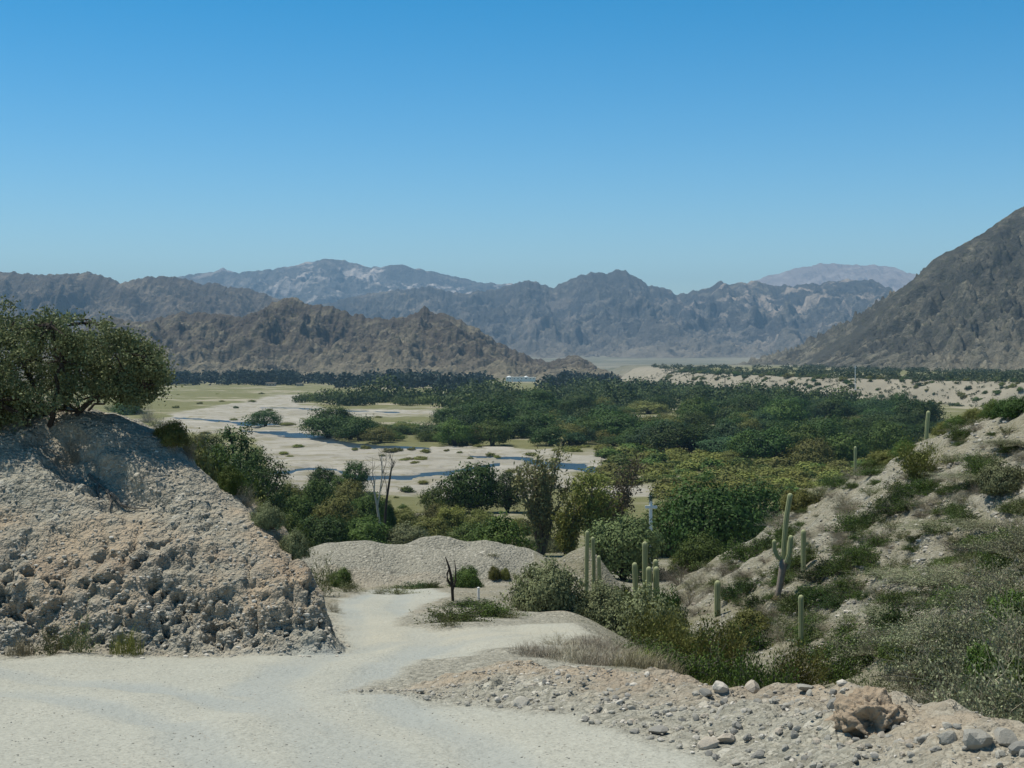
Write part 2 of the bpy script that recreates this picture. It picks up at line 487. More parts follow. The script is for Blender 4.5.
def mat_terrain():
    t = NT("terrain")
    p = t.pos()
    big = t.noise(p, .35, 5, .6); mid = t.noise(p, 1.6, 5, .6); fine = t.noise(p, 11, 4, .65)
    patch = t.noise(p, .055, 5, .6)
    # grey gravel
    g1 = stones(t, p, 9, [(0, (.10, .098, .08)), (.25, (.225, .218, .18)), (.6, (.325, .312, .258)), (.9, (.42, .40, .33)), (1, (.62, .59, .51))])
    g2 = stones(t, p, 27, [(0, (.13, .128, .105)), (.3, (.255, .248, .205)), (.7, (.345, .332, .275)), (1, (.52, .495, .42))])
    grav = t.mix(t.ramp(mid, [(.35, 0), (.65, 1)]), g1, g2)
    grav = t.mix(.30, grav, t.mix(big, (.25, .24, .19), (.385, .365, .295)))
    # pinkish tan earth
    tan = t.mix(mid, (.285, .22, .155), (.47, .385, .28))
    tan = t.mix(.4, tan, t.mix(fine, (.19, .155, .11), (.50, .43, .325)))
    sz = t.node('ShaderNodeSeparateXYZ'); t.set(sz.inputs[0], p)
    lay = t.math('SINE', t.math('ADD', t.math('MULTIPLY', sz.outputs[2], 5.2), t.math('MULTIPLY', big, 7.0)))
    tan = t.mix(t.math('MULTIPLY', t.ramp(lay, [(.45, 0), (.9, 1)]), .6), tan, t.mix(mid, (.22, .165, .115), (.34, .27, .20)))
    tanm = t.math('MULTIPLY', t.attr('tan'), t.ramp(t.math('ADD', t.math('MULTIPLY', big, .6), t.math('MULTIPLY', mid, .4)), [(.40, .06), (.60, 1)]), True)
    col = t.mix(tanm, grav, tan)
    # packed road
    rd = t.mix(t.noise(t.scale(p, (.35, .35, .35)), 1.2, 5, .6), (.325, .333, .293), (.42, .412, .35))
    peb = stones(t, p, 34, [(0, .55), (.05, .8), (.12, 1), (.9, 1), (1, 1.22)])
    rd = t.mix(.8, rd, peb, 'MULTIPLY')
    rd = t.mix(t.math('MULTIPLY', t.ramp(fine, [(.35, 1), (.55, 0)]), .4), rd, (.27, .27, .235))
    rd = t.mix(t.ramp(t.noise(p, 38, 2, .5), [(.66, 0), (.72, .7)]), rd, (.19, .185, .165))
    rd = t.mix(t.math('MULTIPLY', t.attr('rut'), .95), rd, t.mix(fine, (.26, .278, .258), (.36, .375, .35)))
    rd = t.mix(t.math('MULTIPLY', t.ramp(patch, [(.45, 0), (.65, 1)]), .42), rd, t.mix(fine, (.36, .335, .26), (.48, .445, .35)))
    col = t.mix(t.attr('road'), col, rd)
    # dry ground with weeds
    weed = t.mix(t.ramp(mid, [(.35, 0), (.65, 1)]), (.10, .105, .05), (.22, .20, .125))
    weedm = t.math('MULTIPLY', t.attr('weed'), t.ramp(t.math('ADD', t.math('MULTIPLY', fine, .4), t.math('MULTIPLY', big, .6)), [(.38, 0), (.58, 1)]), True)
    col = t.mix(weedm, col, weed)
    # valley floor: dry grass, scrub, sand
    pv = t.scale(p, (.016, .028, .06))
    v1 = t.noise(pv, 1.0, 6, .65); v2 = t.noise(p, .35, 5, .7)
    grass = t.mix(v2, (.10, .112, .042), (.24, .225, .115))
    grass = t.mix(t.ramp(v1, [(.53, 0), (.63, 1)]), grass, t.mix(v2, (.27, .235, .165), (.44, .40, .31)))
    col = t.mix(t.attr('valley'), col, grass)
    # river gravel
    bs = t.ramp(t.noise(t.scale(p, (.022, .07, .1)), 1.3, 7, .7), [(.32, 0), (.66, 1)])
    bed = t.mix(bs, (.21, .195, .15), (.46, .43, .365))
    bed = t.mix(.4, bed, t.mix(v2, (.28, .26, .225), (.50, .47, .41)))
    bed = t.mix(t.ramp(t.noise(t.scale(p, (.05, .12, .1)), 1.9, 5, .7), [(.50, 0), (.60, .8)]), bed, (.245, .225, .15))
    col = t.mix(t.attr('bed'), col, bed)
    # pale bluff face
    bl = t.mix(t.noise(p, .12, 5, .65), (.20, .182, .14), (.37, .335, .26))
    col = t.mix(t.attr('bluff'), col, bl)
    # far plain
    pl = t.mix(t.ramp(t.noise(t.scale(p, (.004, .005, .01)), 1.0, 6, .7), [(.36, 0), (.64, 1)]), (.10, .11, .075), (.26, .24, .185))
    col = t.mix(t.attr('plain'), col, pl)
    # relief of the stones
    hgt = t.math('ADD', t.math('MULTIPLY', t.vor(p, 9, 'Distance'), -.9), t.math('MULTIPLY', fine, .9))
    hgt = t.math('ADD', hgt, t.math('MULTIPLY', t.vor(p, 24, 'Distance'), -.4))
    near = t.math('SUBTRACT', 1.0, t.math('MULTIPLY', t.attr('road'), .72))
    hgt = t.math('MULTIPLY', hgt, near)
    n = t.bump(hgt, .9, .075)
    return t.done(t.principled(col, .95, .08, n))

def mat_rock_range(name, dark, mid, light, scale, scrub=(.06, .065, .035), scrub_amt=.5, pale=None, bands=0):
    t = NT(name)
    p = t.pos()
    a = t.noise(p, .006 * scale, 7, .62, .3); b = t.noise(p, .03 * scale, 6, .68)
    c = t.mix(t.ramp(a, [(.38, 0), (.62, 1)]), dark, mid)
    c = t.mix(t.math('MULTIPLY', t.ramp(b, [(.45, 0), (.68, 1)]), .75), c, light)
    # slope: scree gathers on gentler ground, dark crags on the steep
    g = t.node("ShaderNodeNewGeometry"); sp = t.node("ShaderNodeSeparateXYZ"); t.set(sp.inputs[0], g.outputs['True Normal'])
    crag = t.ramp(t.math('ADD', sp.outputs[2], t.math('MULTIPLY', t.math('SUBTRACT', b, .5), .5)), [(.55, 1), (.75, 0)])
    c = t.mix(t.math('MULTIPLY', crag, .45), c, dark)
    cp = t.ramp(t.math('ADD', t.noise(p, .013 * scale, 6, .7, .5), t.math('MULTIPLY', t.math('SUBTRACT', t.attr('high'), .5), .22)), [(.53, 0), (.60, 1)]); c = t.mix(t.math('MULTIPLY', cp, .8), c, dark)
    d = t.vor(p, .11 * scale, 'Distance'); dm = t.ramp(d, [(.18, 1), (.42, 0)])
    c = t.mix(t.math('MULTIPLY', dm, scrub_amt), c, scrub)
    c = t.mix(t.math('MULTIPLY', t.ramp(t.noise(p, .25 * scale, 4, .7), [(.35, 1), (.55, 0)]), .35), c, tuple(x * .55 for x in dark))
    ft = t.ramp(t.math('ADD', t.attr('high'), t.math('MULTIPLY', t.math('SUBTRACT', a, .5), .5)), [(.18, 1), (.5, 0)])
    c = t.mix(t.math('MULTIPLY', ft, .55), c, t.mix(b, mid, light))
    if pale is not None:
        pm = t.ramp(t.noise(p, .011 * scale, 7, .7, .6), [(.53, 0), (.60, 1)])
        c = t.mix(t.math('MULTIPLY', pm, t.attr('pale')), c, pale)
    h = t.math('ADD', t.math('MULTIPLY', b, 1.0), t.math('MULTIPLY', t.noise(p, .12 * scale, 5, .7), .5))
    n = t.bump(h, .9, 9.0 / scale)
    return t.done(t.principled(c, .95, .05, n))

M_TERRAIN = mat_terrain()

def mat_water():
    t = NT("river_water"); p = t.pos()
    w = t.noise(t.scale(p, (1, 2.2, 1)), .9, 4, .6)
    c = t.mix(t.noise(p, .06, 3), (.012, .024, .032), (.03, .045, .05))
    return t.done(t.principled(c, .38, .22, t.bump(w, .9, .15)))

# ------------------------------------------------------------------ the ground, cut into named surfaces
def build_ground():
    CY = -14.0
    r = [14.0]
    while r[-1] < 9600:
        R = r[-1]
        if R < 30: s = .13
        elif R < 39.3: s = .07
        elif R < 46: s = .035
        elif R < 56: s = .08
        elif R < 85: s = .16
        else: s = R * .0052
        r.append(R + s)
    r = np.array(r)
    th = np.linspace(-math.radians(37), math.radians(37), 860)
    # keep the columns close together where the picture looks
    th = np.sign(th) * (np.abs(th) ** 1.12) * (math.radians(37) ** -.12)
    RR, TT = np.meshgrid(r, th, indexing='ij')
    X, Y = RR * np.sin(TT), CY + RR * np.cos(TT)
    Z = height(X, Y)
    nr, nt = X.shape
    # masks
    sdb = poly_sd(X, Y, BANK_POLY)
    Xg, gd, x0, zc = hill_params(Y)
    nz = fbm2(X * .8, Y * .8, 3, 101)
    road = sstep(-.25, .3, poly_sd(X, Y, ROAD_POLY) + .22 * nz) * (Y < 60)
    road = np.where(Y < 6, 1, road)
    bd, bh = line_near(X, Y, BERM, BERM_H)
    bsd = poly_sd(X, Y, BERM_POLY)
    bermm = sstep(-.1, .25, bsd + .15 * nz) * (Y < 30)
    tanb = bermm * sstep(1.7, .5, bd) * sstep(.1, .5, bsd)
    zr_ = Z - road_z(Y)
    tan = np.maximum(np.where((sdb > .1) & (Y < 60), .95 * sstep(2.9, 2.1, zr_ + .5 * nz) * sstep(.35, .8, zr_ + .3 * nz) + .42, 0), tanb)
    tan = np.maximum(tan, np.where((Y > 40) & (Y < 64) & (X < 4) & (sdb < 0), .35, 0))
    tan = np.maximum(tan, np.where((X > Xg) & (Y < 120), .32, 0))
    valley = sstep(95, 150, Y + 12 * nz)
    mdA, _ = line_near(X, Y, MOUND_A, MOUND_AH); mdB, _ = line_near(X, Y, MOUND_B, MOUND_BH)
    mound = np.maximum(sstep(4.4, 3.4, mdA), sstep(3.4, 2.6, mdB))
    valley = valley * (1 - mound)
    bed = bedmask(X, Y)
    bx = np.interp(Y, BLUFF_Y, BLUFF_X)
    tt = X - bx + np.where(Y > 350, 22 * ridged2(X / 70, Y / 70, 3, 61) + 14 * noise2(X / 160, Y / 160, 63) - 10, 0)
    bluff = np.where((Y > 350), sstep(-6, 6, tt) * sstep(70, 34, tt + 8 * nz), 0) * sstep(2300, 1900, Y)
    plain = sstep(1500, 1950, Y)
    weed = np.where((X > 1.0) & (X < Xg + 2.5) & (Y > 18) & (Y < 120) & (bermm < .2), .8, 0)
    weed = np.maximum(weed, np.where((sdb > 2) & (Y > 34) & (Y < 300), .9, 0))
    weed = np.maximum(weed, np.where((Y > 44) & (Y < 66) & (road < .2) & (mound < .3) & (X < 4), .35, 0))
    weed = np.maximum(weed, np.where((Y > 68) & (Y < 160) & (mound < .3), .85, 0))
    weed = np.maximum(weed, np.where((X > Xg + 1) & (Y < 120), .55, 0))
    weed *= (1 - road) * np.where((Y < 45) & (X > -3), sstep(.6, 3.2, X + .8 * nz), 1)
    rut = np.zeros(X.shape)
    for tr in RUTS:
        for off in (-.8, .8):
            dd_, _ = line_near(X, Y, [(a_ + off * c_, b_ + off * e_) for a_, b_, c_, e_ in tr], [1] * len(tr))
            rut = np.maximum(rut, sstep(.55, .12, dd_ + .12 * nz) * (.75 + .5 * noise2(X * .3, Y * .3, 171)))
    rut = np.clip(rut, 0, 1) * road
    # the road lies a little lower and smoother
    co = np.stack([X, Y, Z], -1)
    # displacement along the normal on the bank, berm and hill: clods, ledges and holes
    nrm = np.cross(np.gradient(co, axis=1), np.gradient(co, axis=0)); nrm /= np.linalg.norm(nrm, axis=2)[..., None] + 1e-12
    nrm *= np.sign(nrm[..., 2:3])
    m = (Y < 62) & (sdb > .05)
    ii = np.nonzero(m)
    px, py, pz = X[ii], Y[ii], Z[ii]
    amp = sstep(.05, .5, sdb[ii])
    low = sstep(2.2, .9, np.minimum(sdb[ii], (py - 26.2) * .8) + .5 * noise2(px * .5, pz * .5, 145)); tip = sstep(-7.5, -4, px)
    d = .075 * fbm3(px * .7, py * .7, pz * 1.3, 3, 111, .6)
    rough = (.022 + .02 * low) * fbm3(px * 2.6, py * 2.6, pz * 3.4, 4, 113, .7)
    q = fbm3(px * 2.4, py * 2.4, pz * 3.0, 4, 117, .75)
    where = sstep(-.15, .35, noise3(px * .45, py * .45, pz * .9, 119) + .35 * low - .12)
    holes = sstep(.36, .70, q) * where * (.03 + .97 * low)
    gully = np.clip(1 - np.abs(noise2(px * 1.5 + .25 * noise2(px * 4, pz * 4, 7), pz * .35, 127)) * 7, 0, 1) * (.2 + .8 * low)
    lw = pz * 1.25 + .35 * noise2(px * .5, py * .5, 133) + .12 * noise2(px * 2.2, py * 2.2, 134)
    lf = lw - np.floor(lw); ledge = (np.where(lf < .82, lf / .82, (1 - lf) / .18) - .5) * sstep(-.1, .3, noise3(px * .6, py * .6, pz * 1.2, 139))
    strata = (.04 * noise3(px * .3, py * .3, pz * 5.5, 131) + .08 * ledge) * (.12 + .88 * low)
    gd_, gw_ = line_near(px, py, [(-10.0, 30.3), (-9.6, 29.9), (-8.7, 29.35), (-7.9, 28.9), (-7.3, 28.5)], [.5, .9, .9, .7, .2])
    gn = gd_ + .12 * fbm3(px * 2, py * 2, pz * 2, 3, 137)
    holes = holes + 1.5 * gw_ * sstep(.5, .15, gn) - .35 * gw_ * sstep(.35, .55, gn) * sstep(1.2, .7, gn)
    co[ii] += nrm[ii] * ((d + rough + strata - .26 * holes - .15 * gully) * amp)[:, None]
    m = (Y < 30) & (bsd > 0); ii = np.nonzero(m)
    px, py, pz = X[ii], Y[ii], Z[ii]
    co[ii] += nrm[ii] * (.05 * fbm3(px * 3, py * 3, pz * 3, 3, 141))[:, None]
    m = (Y < 110) & (X > Xg); ii = np.nonzero(m)
    px, py, pz = X[ii], Y[ii], Z[ii]
    co[ii] += nrm[ii] * (.10 * fbm3(px * 1.2, py * 1.2, pz * 1.2, 4, 151) * sstep(0, 1.5, px - Xg[ii]))[:, None]
    co[..., 2] -= .03 * road + .035 * rut
    co[..., 2] += np.where(Y < 30, road * .02 * fbm2(X * .5, Y * 1.1, 3, 161), 0)
    # partition of the faces
    def fc(a): return .25 * (a[:-1, :-1] + a[1:, :-1] + a[1:, 1:] + a[:-1, 1:])
    cls = np.zeros((nr - 1, nt - 1), int)
    names = ['ground', 'road', 'dirt_bank', 'hillside', 'gravel_berm', 'gravel_mound', 'river_bed', 'terrace', 'plain']
    cls[fc(plain) > .5] = 8
    cls[(fc(tt) > 0) & (fc(Y) > 350) & (fc(Y) < 2100)] = 7
    cls[fc(bed) > .5] = 6
    cls[(fc(X) > fc(Xg)) & (fc(Y) < 115)] = 3
    cls[(fc(sdb) > .05) & (fc(Y) < 62)] = 2
    cls[fc(mound) > .5] = 5
    cls[fc(bermm) > .5] = 4
    cls[fc(road) > .5] = 1
    idx = np.arange(nr * nt).reshape(nr, nt)
    quads = np.stack([idx[:-1, :-1], idx[:-1, 1:], idx[1:, 1:], idx[1:, :-1]], -1).reshape(-1, 4)
    flat = co.reshape(-1, 3)
    at = {'road': road, 'tan': tan, 'weed': weed, 'valley': valley, 'bed': bed, 'bluff': bluff, 'plain': plain, 'rut': rut}
    cl = cls.ravel()
    for k, nm in enumerate(names):
        q = quads[cl == k]
        if not len(q): continue
        used, inv = np.unique(q, return_inverse=True)
        mb = MB(); mb.add(flat[used], inv.reshape(-1, 4))
        o = mb.build(nm, M_TERRAIN, None, True)
        for an, arr in at.items():
            a = o.data.attributes.new(an, 'FLOAT', 'POINT'); a.data.foreach_set('value', arr.ravel()[used].astype(np.float32))
        o['kind'] = 'structure'
    # ground behind and under the camera
    gx, gy = np.meshgrid(np.linspace(-30, 30, 61), np.linspace(-30, 2.0, 40), indexing='ij')
    mb = MB(); n2 = 40
    i2 = np.arange(61 * 40).reshape(61, 40)
    mb.add(np.stack([gx, gy, road_z(gy) - .09], -1).reshape(-1, 3), np.stack([i2[:-1, :-1], i2[1:, :-1], i2[1:, 1:], i2[:-1, 1:]], -1).reshape(-1, 4))
    o = mb.build('road', M_TERRAIN, None, True); o['kind'] = 'structure'
    a = o.data.attributes.new('road', 'FLOAT', 'POINT'); a.data.foreach_set('value', np.ones(61 * 40, np.float32))
    # river water
    mw = mat_water()
    mb = MB()
    for pts, w in CHANNELS:
        us = np.linspace(pts[0][0], pts[-1][0], 60)
        vc = np.interp(us, [p[0] for p in pts], [p[1] for p in pts]); wc = np.interp(us, [p[0] for p in pts], w) * 1.4
        up = np.array([valley_pt(u, v - ww) for u, v, ww in zip(us, vc, wc)]); lo = np.array([valley_pt(u, v + ww) for u, v, ww in zip(us, vc, wc)])
        zz = np.full((60, 1), VALLEY - .25)
        v = np.vstack([np.hstack([up, zz]), np.hstack([lo, zz])])
        i = np.arange(59)
        mb.add(v, np.stack([i, i + 60, i + 61, i + 1], -1))
    o = mb.build('water', mw); o['kind'] = 'structure'

build_ground()

_dg = bpy.context.evaluated_depsgraph_get()

def ground_at(x, y):
    """height of the built ground under a point"""
    hit, loc, *_ = scene.ray_cast(_dg, Vector((x, y, 300)), Vector((0, 0, -1)))
    return loc.z if hit else float(height(np.array([x]), np.array([float(y)]))[0])

def at_px(px, py, dmin=8):
    """where the sight line through a pixel of the photograph meets the ground"""
    dv = Vector(((px - 512) / F, 1, (HOR - py) / F))
    hit, loc, *_ = scene.ray_cast(_dg, dv * dmin, dv.normalized())
    if not hit: raise RuntimeError('no ground at %s %s' % (px, py))
    return loc.x, loc.y, loc.z

def at_d(px, d):
    x = (px - 512) / F * d
    return x, d, ground_at(x, d)

# ------------------------------------------------------------------ mountains
def mountain(name, D, px_pts, front, back, base_z, seed, nx, ny, mat, spur=.45, L=None, rough=.05, warp=.6, pw=1.15, pale=None, jag=1.0):
    px = np.array([p[0] for p in px_pts], float); py = np.array([p[1] for p in px_pts], float)
    u = np.linspace(px[0], px[-1], nx)
    v = np.concatenate([-(np.linspace(1, 0, ny) ** 1.0), np.linspace(0, 1, ny // 3)[1:]])
    U, V = np.meshgrid(u, v, indexing='ij')
    X = (U - 512) / F * D
    Y = D + np.where(V < 0, V * front, V * back)
    crest = np.interp(u, px, HOR - py) / F * D
    crest = crest + jag * D / F * 1.3 * fbm2(u / 9, u * 0 + seed, 4, seed, .55)
    C = crest[:, None] - base_z
    A = np.abs(V)
    L = L or D * .03
    wx = X + warp * L * fbm2(X / (2.2 * L), Y / (2.2 * L), 3, seed + 5)
    wy = Y + warp * L * fbm2(X / (2.2 * L), Y / (2.2 * L), 3, seed + 8)
    rid = ridged2(wx / L, wy / (2.6 * L), 5, seed, .52)
    P = np.clip(1 - A, 0, 1) ** pw
    env = 4 * A * (1 - A)
    edge = sstep(0, .10, A)
    z = base_z + C * P * (1 - spur * edge * (1 - rid) * 1.3 * np.clip(.35 + A, 0, 1.1)) + np.where(V < 0, C * spur * .35 * env * (rid - .55), 0)
    z = z + rough * D * .018 * fbm2(X / (L * .35), Y / (L * .35), 5, seed + 11, .6) * sstep(0, .12, A) * sstep(1, .75, A)
    lim = base_z + C * (1 - .55 * A)
    z = np.minimum(z, lim)
    z = np.where(A > .985, base_z - .004 * D, z)
    nv = len(v); idx = np.arange(nx * nv).reshape(nx, nv)
    mb = MB(); mb.add(np.stack([X, Y, z], -1).reshape(-1, 3), np.stack([idx[:-1, :-1], idx[1:, :-1], idx[1:, 1:], idx[:-1, 1:]], -1).reshape(-1, 4))
    o = mb.build(name, mat, None, True); o['kind'] = 'structure'
    a = o.data.attributes.new('pale', 'FLOAT', 'POINT')
    pv = np.zeros(X.shape) if pale is None else np.broadcast_to(np.interp(u, pale[0], pale[1])[:, None], X.shape) * sstep(1.0, .3, A)
    a.data.foreach_set('value', pv.ravel().astype(np.float32))
    a = o.data.attributes.new('high', 'FLOAT', 'POINT'); a.data.foreach_set('value', (1 - A).ravel().astype(np.float32))
    return o

M_NEAR = mat_rock_range('hill_rock', (.085, .072, .060), (.19, .168, .12), (.32, .28, .195), 1.0, scrub=(.085, .09, .045), scrub_amt=.4)
M_RIGHT = mat_rock_range('mountain_rock_right', (.058, .058, .05), (.15, .142, .11), (.33, .295, .215), 1.1, scrub_amt=.55)
M_LEFT = mat_rock_range('mountain_rock_left', (.085, .075, .065), (.18, .155, .12), (.32, .265, .20), .7, scrub_amt=.35)
M_CENT = mat_rock_range('mountain_rock_centre', (.06, .062, .065), (.13, .125, .11), (.31, .27, .21), .45, scrub_amt=.3, pale=(.42, .35, .28))
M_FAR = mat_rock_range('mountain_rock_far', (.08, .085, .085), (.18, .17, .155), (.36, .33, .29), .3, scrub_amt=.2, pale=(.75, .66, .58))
M_HAZE_PALED = mat_rock_range('mountain_rock_haze_paled', (.30, .26, .25), (.42, .37, .35), (.52, .47, .44), .25, scrub_amt=.0)  # distance haze put into the colour: rock paled for the faintest ranges

mountain('mountain', 1750, [(760, 380), (790, 372), (812, 361), (830, 350), (850, 337), (865, 325), (880, 309), (892, 298), (905, 287), (920, 274), (945, 252), (952, 250), (965, 243), (978, 236), (990, 228), (1010, 214), (1024, 205), (1060, 190), (1150, 150), (1250, 130), (1400, 160)],
         620, 900, -13, 3, 560, 200, M_RIGHT, spur=.34, L=80, rough=.50, pw=1.0, jag=.9)
mountain('hill', 2000, [(80, 330), (110, 316), (135, 321), (150, 321), (175, 314), (200, 312), (225, 315), (240, 316), (262, 309), (275, 303), (288, 296.5), (296, 298), (306, 303), (318, 306), (326, 304), (336, 309), (352, 314), (372, 317), (398, 318), (412, 314), (424, 307.5), (436, 313), (444, 313), (452, 315), (462, 321), (480, 331), (500, 344), (520, 353), (536, 359), (552, 361), (566, 357), (578, 354), (590, 363), (600, 371), (622, 378), (650, 384)],
         520, 500, -24, 14, 760, 210, M_NEAR, spur=.46, L=120, rough=.36, jag=1.9, pw=1.05)
mountain('mountain', 4100, [(-260, 262), (-160, 268), (-80, 276), (0, 272), (20, 273), (40, 274.5), (62, 274), (80, 273), (92, 271.5), (104, 277), (120, 282.5), (135, 280), (150, 277), (166, 276), (185, 278), (200, 284), (215, 283), (235, 288), (250, 289), (270, 296), (284, 302), (310, 312), (350, 325)],
         1300, 900, -10, 23, 700, 170, M_LEFT, spur=.50, L=250, rough=.30, jag=1.6)
mountain('mountain', 6000, [(250, 330), (310, 306), (340, 300), (362, 295), (380, 292), (405, 289), (432, 286.5), (448, 291), (462, 294), (480, 291), (500, 288), (516, 283), (528, 280.5), (538, 282), (546, 286), (556, 288), (564, 282), (578, 276), (594, 271), (602, 274), (608, 274), (618, 268.5), (628, 272), (636, 277), (650, 285), (664, 288), (678, 294), (692, 292), (706, 288), (718, 283), (726, 282.5), (736, 284), (748, 281), (760, 282), (775, 286), (792, 285), (812, 284), (830, 282), (846, 279.5), (858, 280), (872, 279), (882, 285), (890, 292), (915, 303), (960, 320), (1020, 335)],
         2100, 1300, -5, 37, 980, 230, M_CENT, spur=.56, L=330, rough=.30, jag=1.7, pale=([250, 640, 700, 730, 860, 1020], [.15, .25, .8, .9, .8, .7]), pw=1.28)
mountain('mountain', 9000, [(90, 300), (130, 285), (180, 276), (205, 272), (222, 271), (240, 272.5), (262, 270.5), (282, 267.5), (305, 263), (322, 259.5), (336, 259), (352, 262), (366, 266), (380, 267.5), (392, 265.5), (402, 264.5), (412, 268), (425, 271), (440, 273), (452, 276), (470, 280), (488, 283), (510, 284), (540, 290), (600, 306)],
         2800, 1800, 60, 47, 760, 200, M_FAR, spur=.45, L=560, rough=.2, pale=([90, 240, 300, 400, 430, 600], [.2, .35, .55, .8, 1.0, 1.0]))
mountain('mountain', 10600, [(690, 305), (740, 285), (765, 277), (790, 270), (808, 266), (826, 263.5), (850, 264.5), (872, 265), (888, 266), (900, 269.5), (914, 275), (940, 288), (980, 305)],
         3500, 2000, 120, 53, 320, 110, M_HAZE_PALED, spur=.35, L=900, rough=.2)
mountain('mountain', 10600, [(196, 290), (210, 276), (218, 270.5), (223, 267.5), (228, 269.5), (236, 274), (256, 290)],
         2500, 1500, 300, 59, 120, 70, M_HAZE_PALED, spur=.3, L=700, rough=.2)

# ------------------------------------------------------------------ plants: materials and builders
L_DARK = mat_leaf('leaf_dark_green', (.017, .037, .007), (.062, .11, .02))
L_MID = mat_leaf('leaf_mid_green', (.032, .06, .009), (.11, .16, .03))
L_OLIVE = mat_leaf('leaf_olive', (0.075, 0.08, 0.018), (0.2, 0.205, 0.052))
L_YELL = mat_leaf('leaf_yellow_green', (0.1, 0.112, 0.02), (0.25, 0.26, 0.06))
L_GREY = mat_leaf('leaf_grey_green', (0.08, 0.092, 0.042), (0.235, 0.255, 0.125))
L_ACACIA = mat_leaf('leaf_acacia', (.075, .10, .04), (.25, .29, .14))
L_BLUE = mat_leaf('leaf_blue_green', (0.018, 0.042, 0.016), (0.06, 0.11, 0.038))
L_RUST = mat_leaf('leaf_rusty', (0.09, 0.065, 0.022), (0.2, 0.15, 0.055))
L_DRY = mat_leaf('dry_twigs', (.17, .15, .105), (.42, .375, .28), trans=.1)
L_STRAW = mat_leaf('dry_straw', (.17, .15, .085), (.36, .33, .20), trans=.15)
L_SAGE = mat_leaf('leaf_sage', (.06, .08, .028), (.17, .205, .075))
L_THORN = mat_leaf('leaf_thorn', (.11, .12, .065), (.33, .345, .20))
W_DARK = mat_plain('dark_bark', (.045, .037, .030), .9, .4, 12)
W_GREY = mat_plain('grey_bark', (.15, .135, .115), .9, .4, 12)
W_TWIG = mat_plain('brown_twigs', (.12, .10, .07), .9, .4, 12)
W_PALE = mat_plain('pale_bark', (.42, .38, .32), .9, .3, 12)

def dome_points(r, n, R, squash=.35, lobes=.35, seed=0):
    """clump centres in the outer shell of a lumpy dome"""
    d = r.normal(size=(n * 3, 3)); d /= np.linalg.norm(d, axis=1)[:, None]
    d = d[d[:, 2] > -squash][:n]
    f = r.uniform(.35, 1, len(d)) ** .45
    f = f * (1 + lobes * noise3(d[:, 0] * 1.7 + 5, d[:, 1] * 1.7, d[:, 2] * 1.7, seed))
    return d * f[:, None] * np.asarray(R)

def clump_leaves(mb, r, centres, per, spread, leaf, mat=0, elong=1.7, tint_var=.6, up=None, flat=.75, width=1.0, hub=None):
    n = len(centres)
    ct = r.uniform(0, 1, n)
    c = np.repeat(centres, per, axis=0) + r.normal(size=(n * per, 3)) * np.asarray(spread) * np.array([1, 1, flat])
    t = np.clip(np.repeat(ct, per) * tint_var + r.uniform(0, 1, n * per) * (1 - tint_var), 0, 1)
    nr = None
    if hub is not None:
        nr = c - np.asarray(hub); nr /= np.linalg.norm(nr, axis=1)[:, None] + 1e-9
        loc = c - np.repeat(centres, per, axis=0); nr = nr + .8 * loc / (np.linalg.norm(loc, axis=1)[:, None] + 1e-9)
    leaves(mb, c, leaf, r, elong, up, mat, t, width, nr)

def dome_tree_mesh(name, seed, leafmat, nclump=90, per=64, leaf=.060, tall=1.0):
    """unit tree: crown radius about 1, height about 1.55"""
    r = np.random.default_rng(seed); mb = MB()
    for k in range(3):
        a = r.uniform(0, 6.28); tip = np.array([math.cos(a) * .45, math.sin(a) * .45, .9 * tall])
        tube(mb, [np.zeros(3) + [0, 0, -.1], tip * [.25, .25, .4], tip], [.085, .06, .03], 5, 1)
    c = dome_points(r, nclump, (.92, .92, .82 * tall), .45, .45, seed) + [0, 0, .68 * tall]
    clump_leaves(mb, r, c, per, .15, leaf, 0, 1.25, hub=(0, 0, .45 * tall))
    return mb.mesh(name, [leafmat, W_DARK])

def bush_mesh(name, seed, leafmat, nclump=40, per=24, leaf=.12, spread=.17, twig=W_GREY, squash=.15, elong=1.8, lob=.45):
    """unit bush: radius about 1, height about 1"""
    r = np.random.default_rng(seed); mb = MB()
    c = dome_points(r, nclump, (.9, .9, .85), squash, lob, seed); c[:, 2] = np.maximum(c[:, 2] + .12, .06)
    for p in c[::3]:
        q = p * r.uniform(.8, 1.0)
        tube(mb, [np.array([q[0] * .08, q[1] * .08, -.1]), q * [.5, .5, .55], q], [.03, .018, .008], 3, 1, cap=False)
    clump_leaves(mb, r, c, per, spread, leaf, 0, elong, hub=(0, 0, -.1))
    return mb.mesh(name, [leafmat, twig])

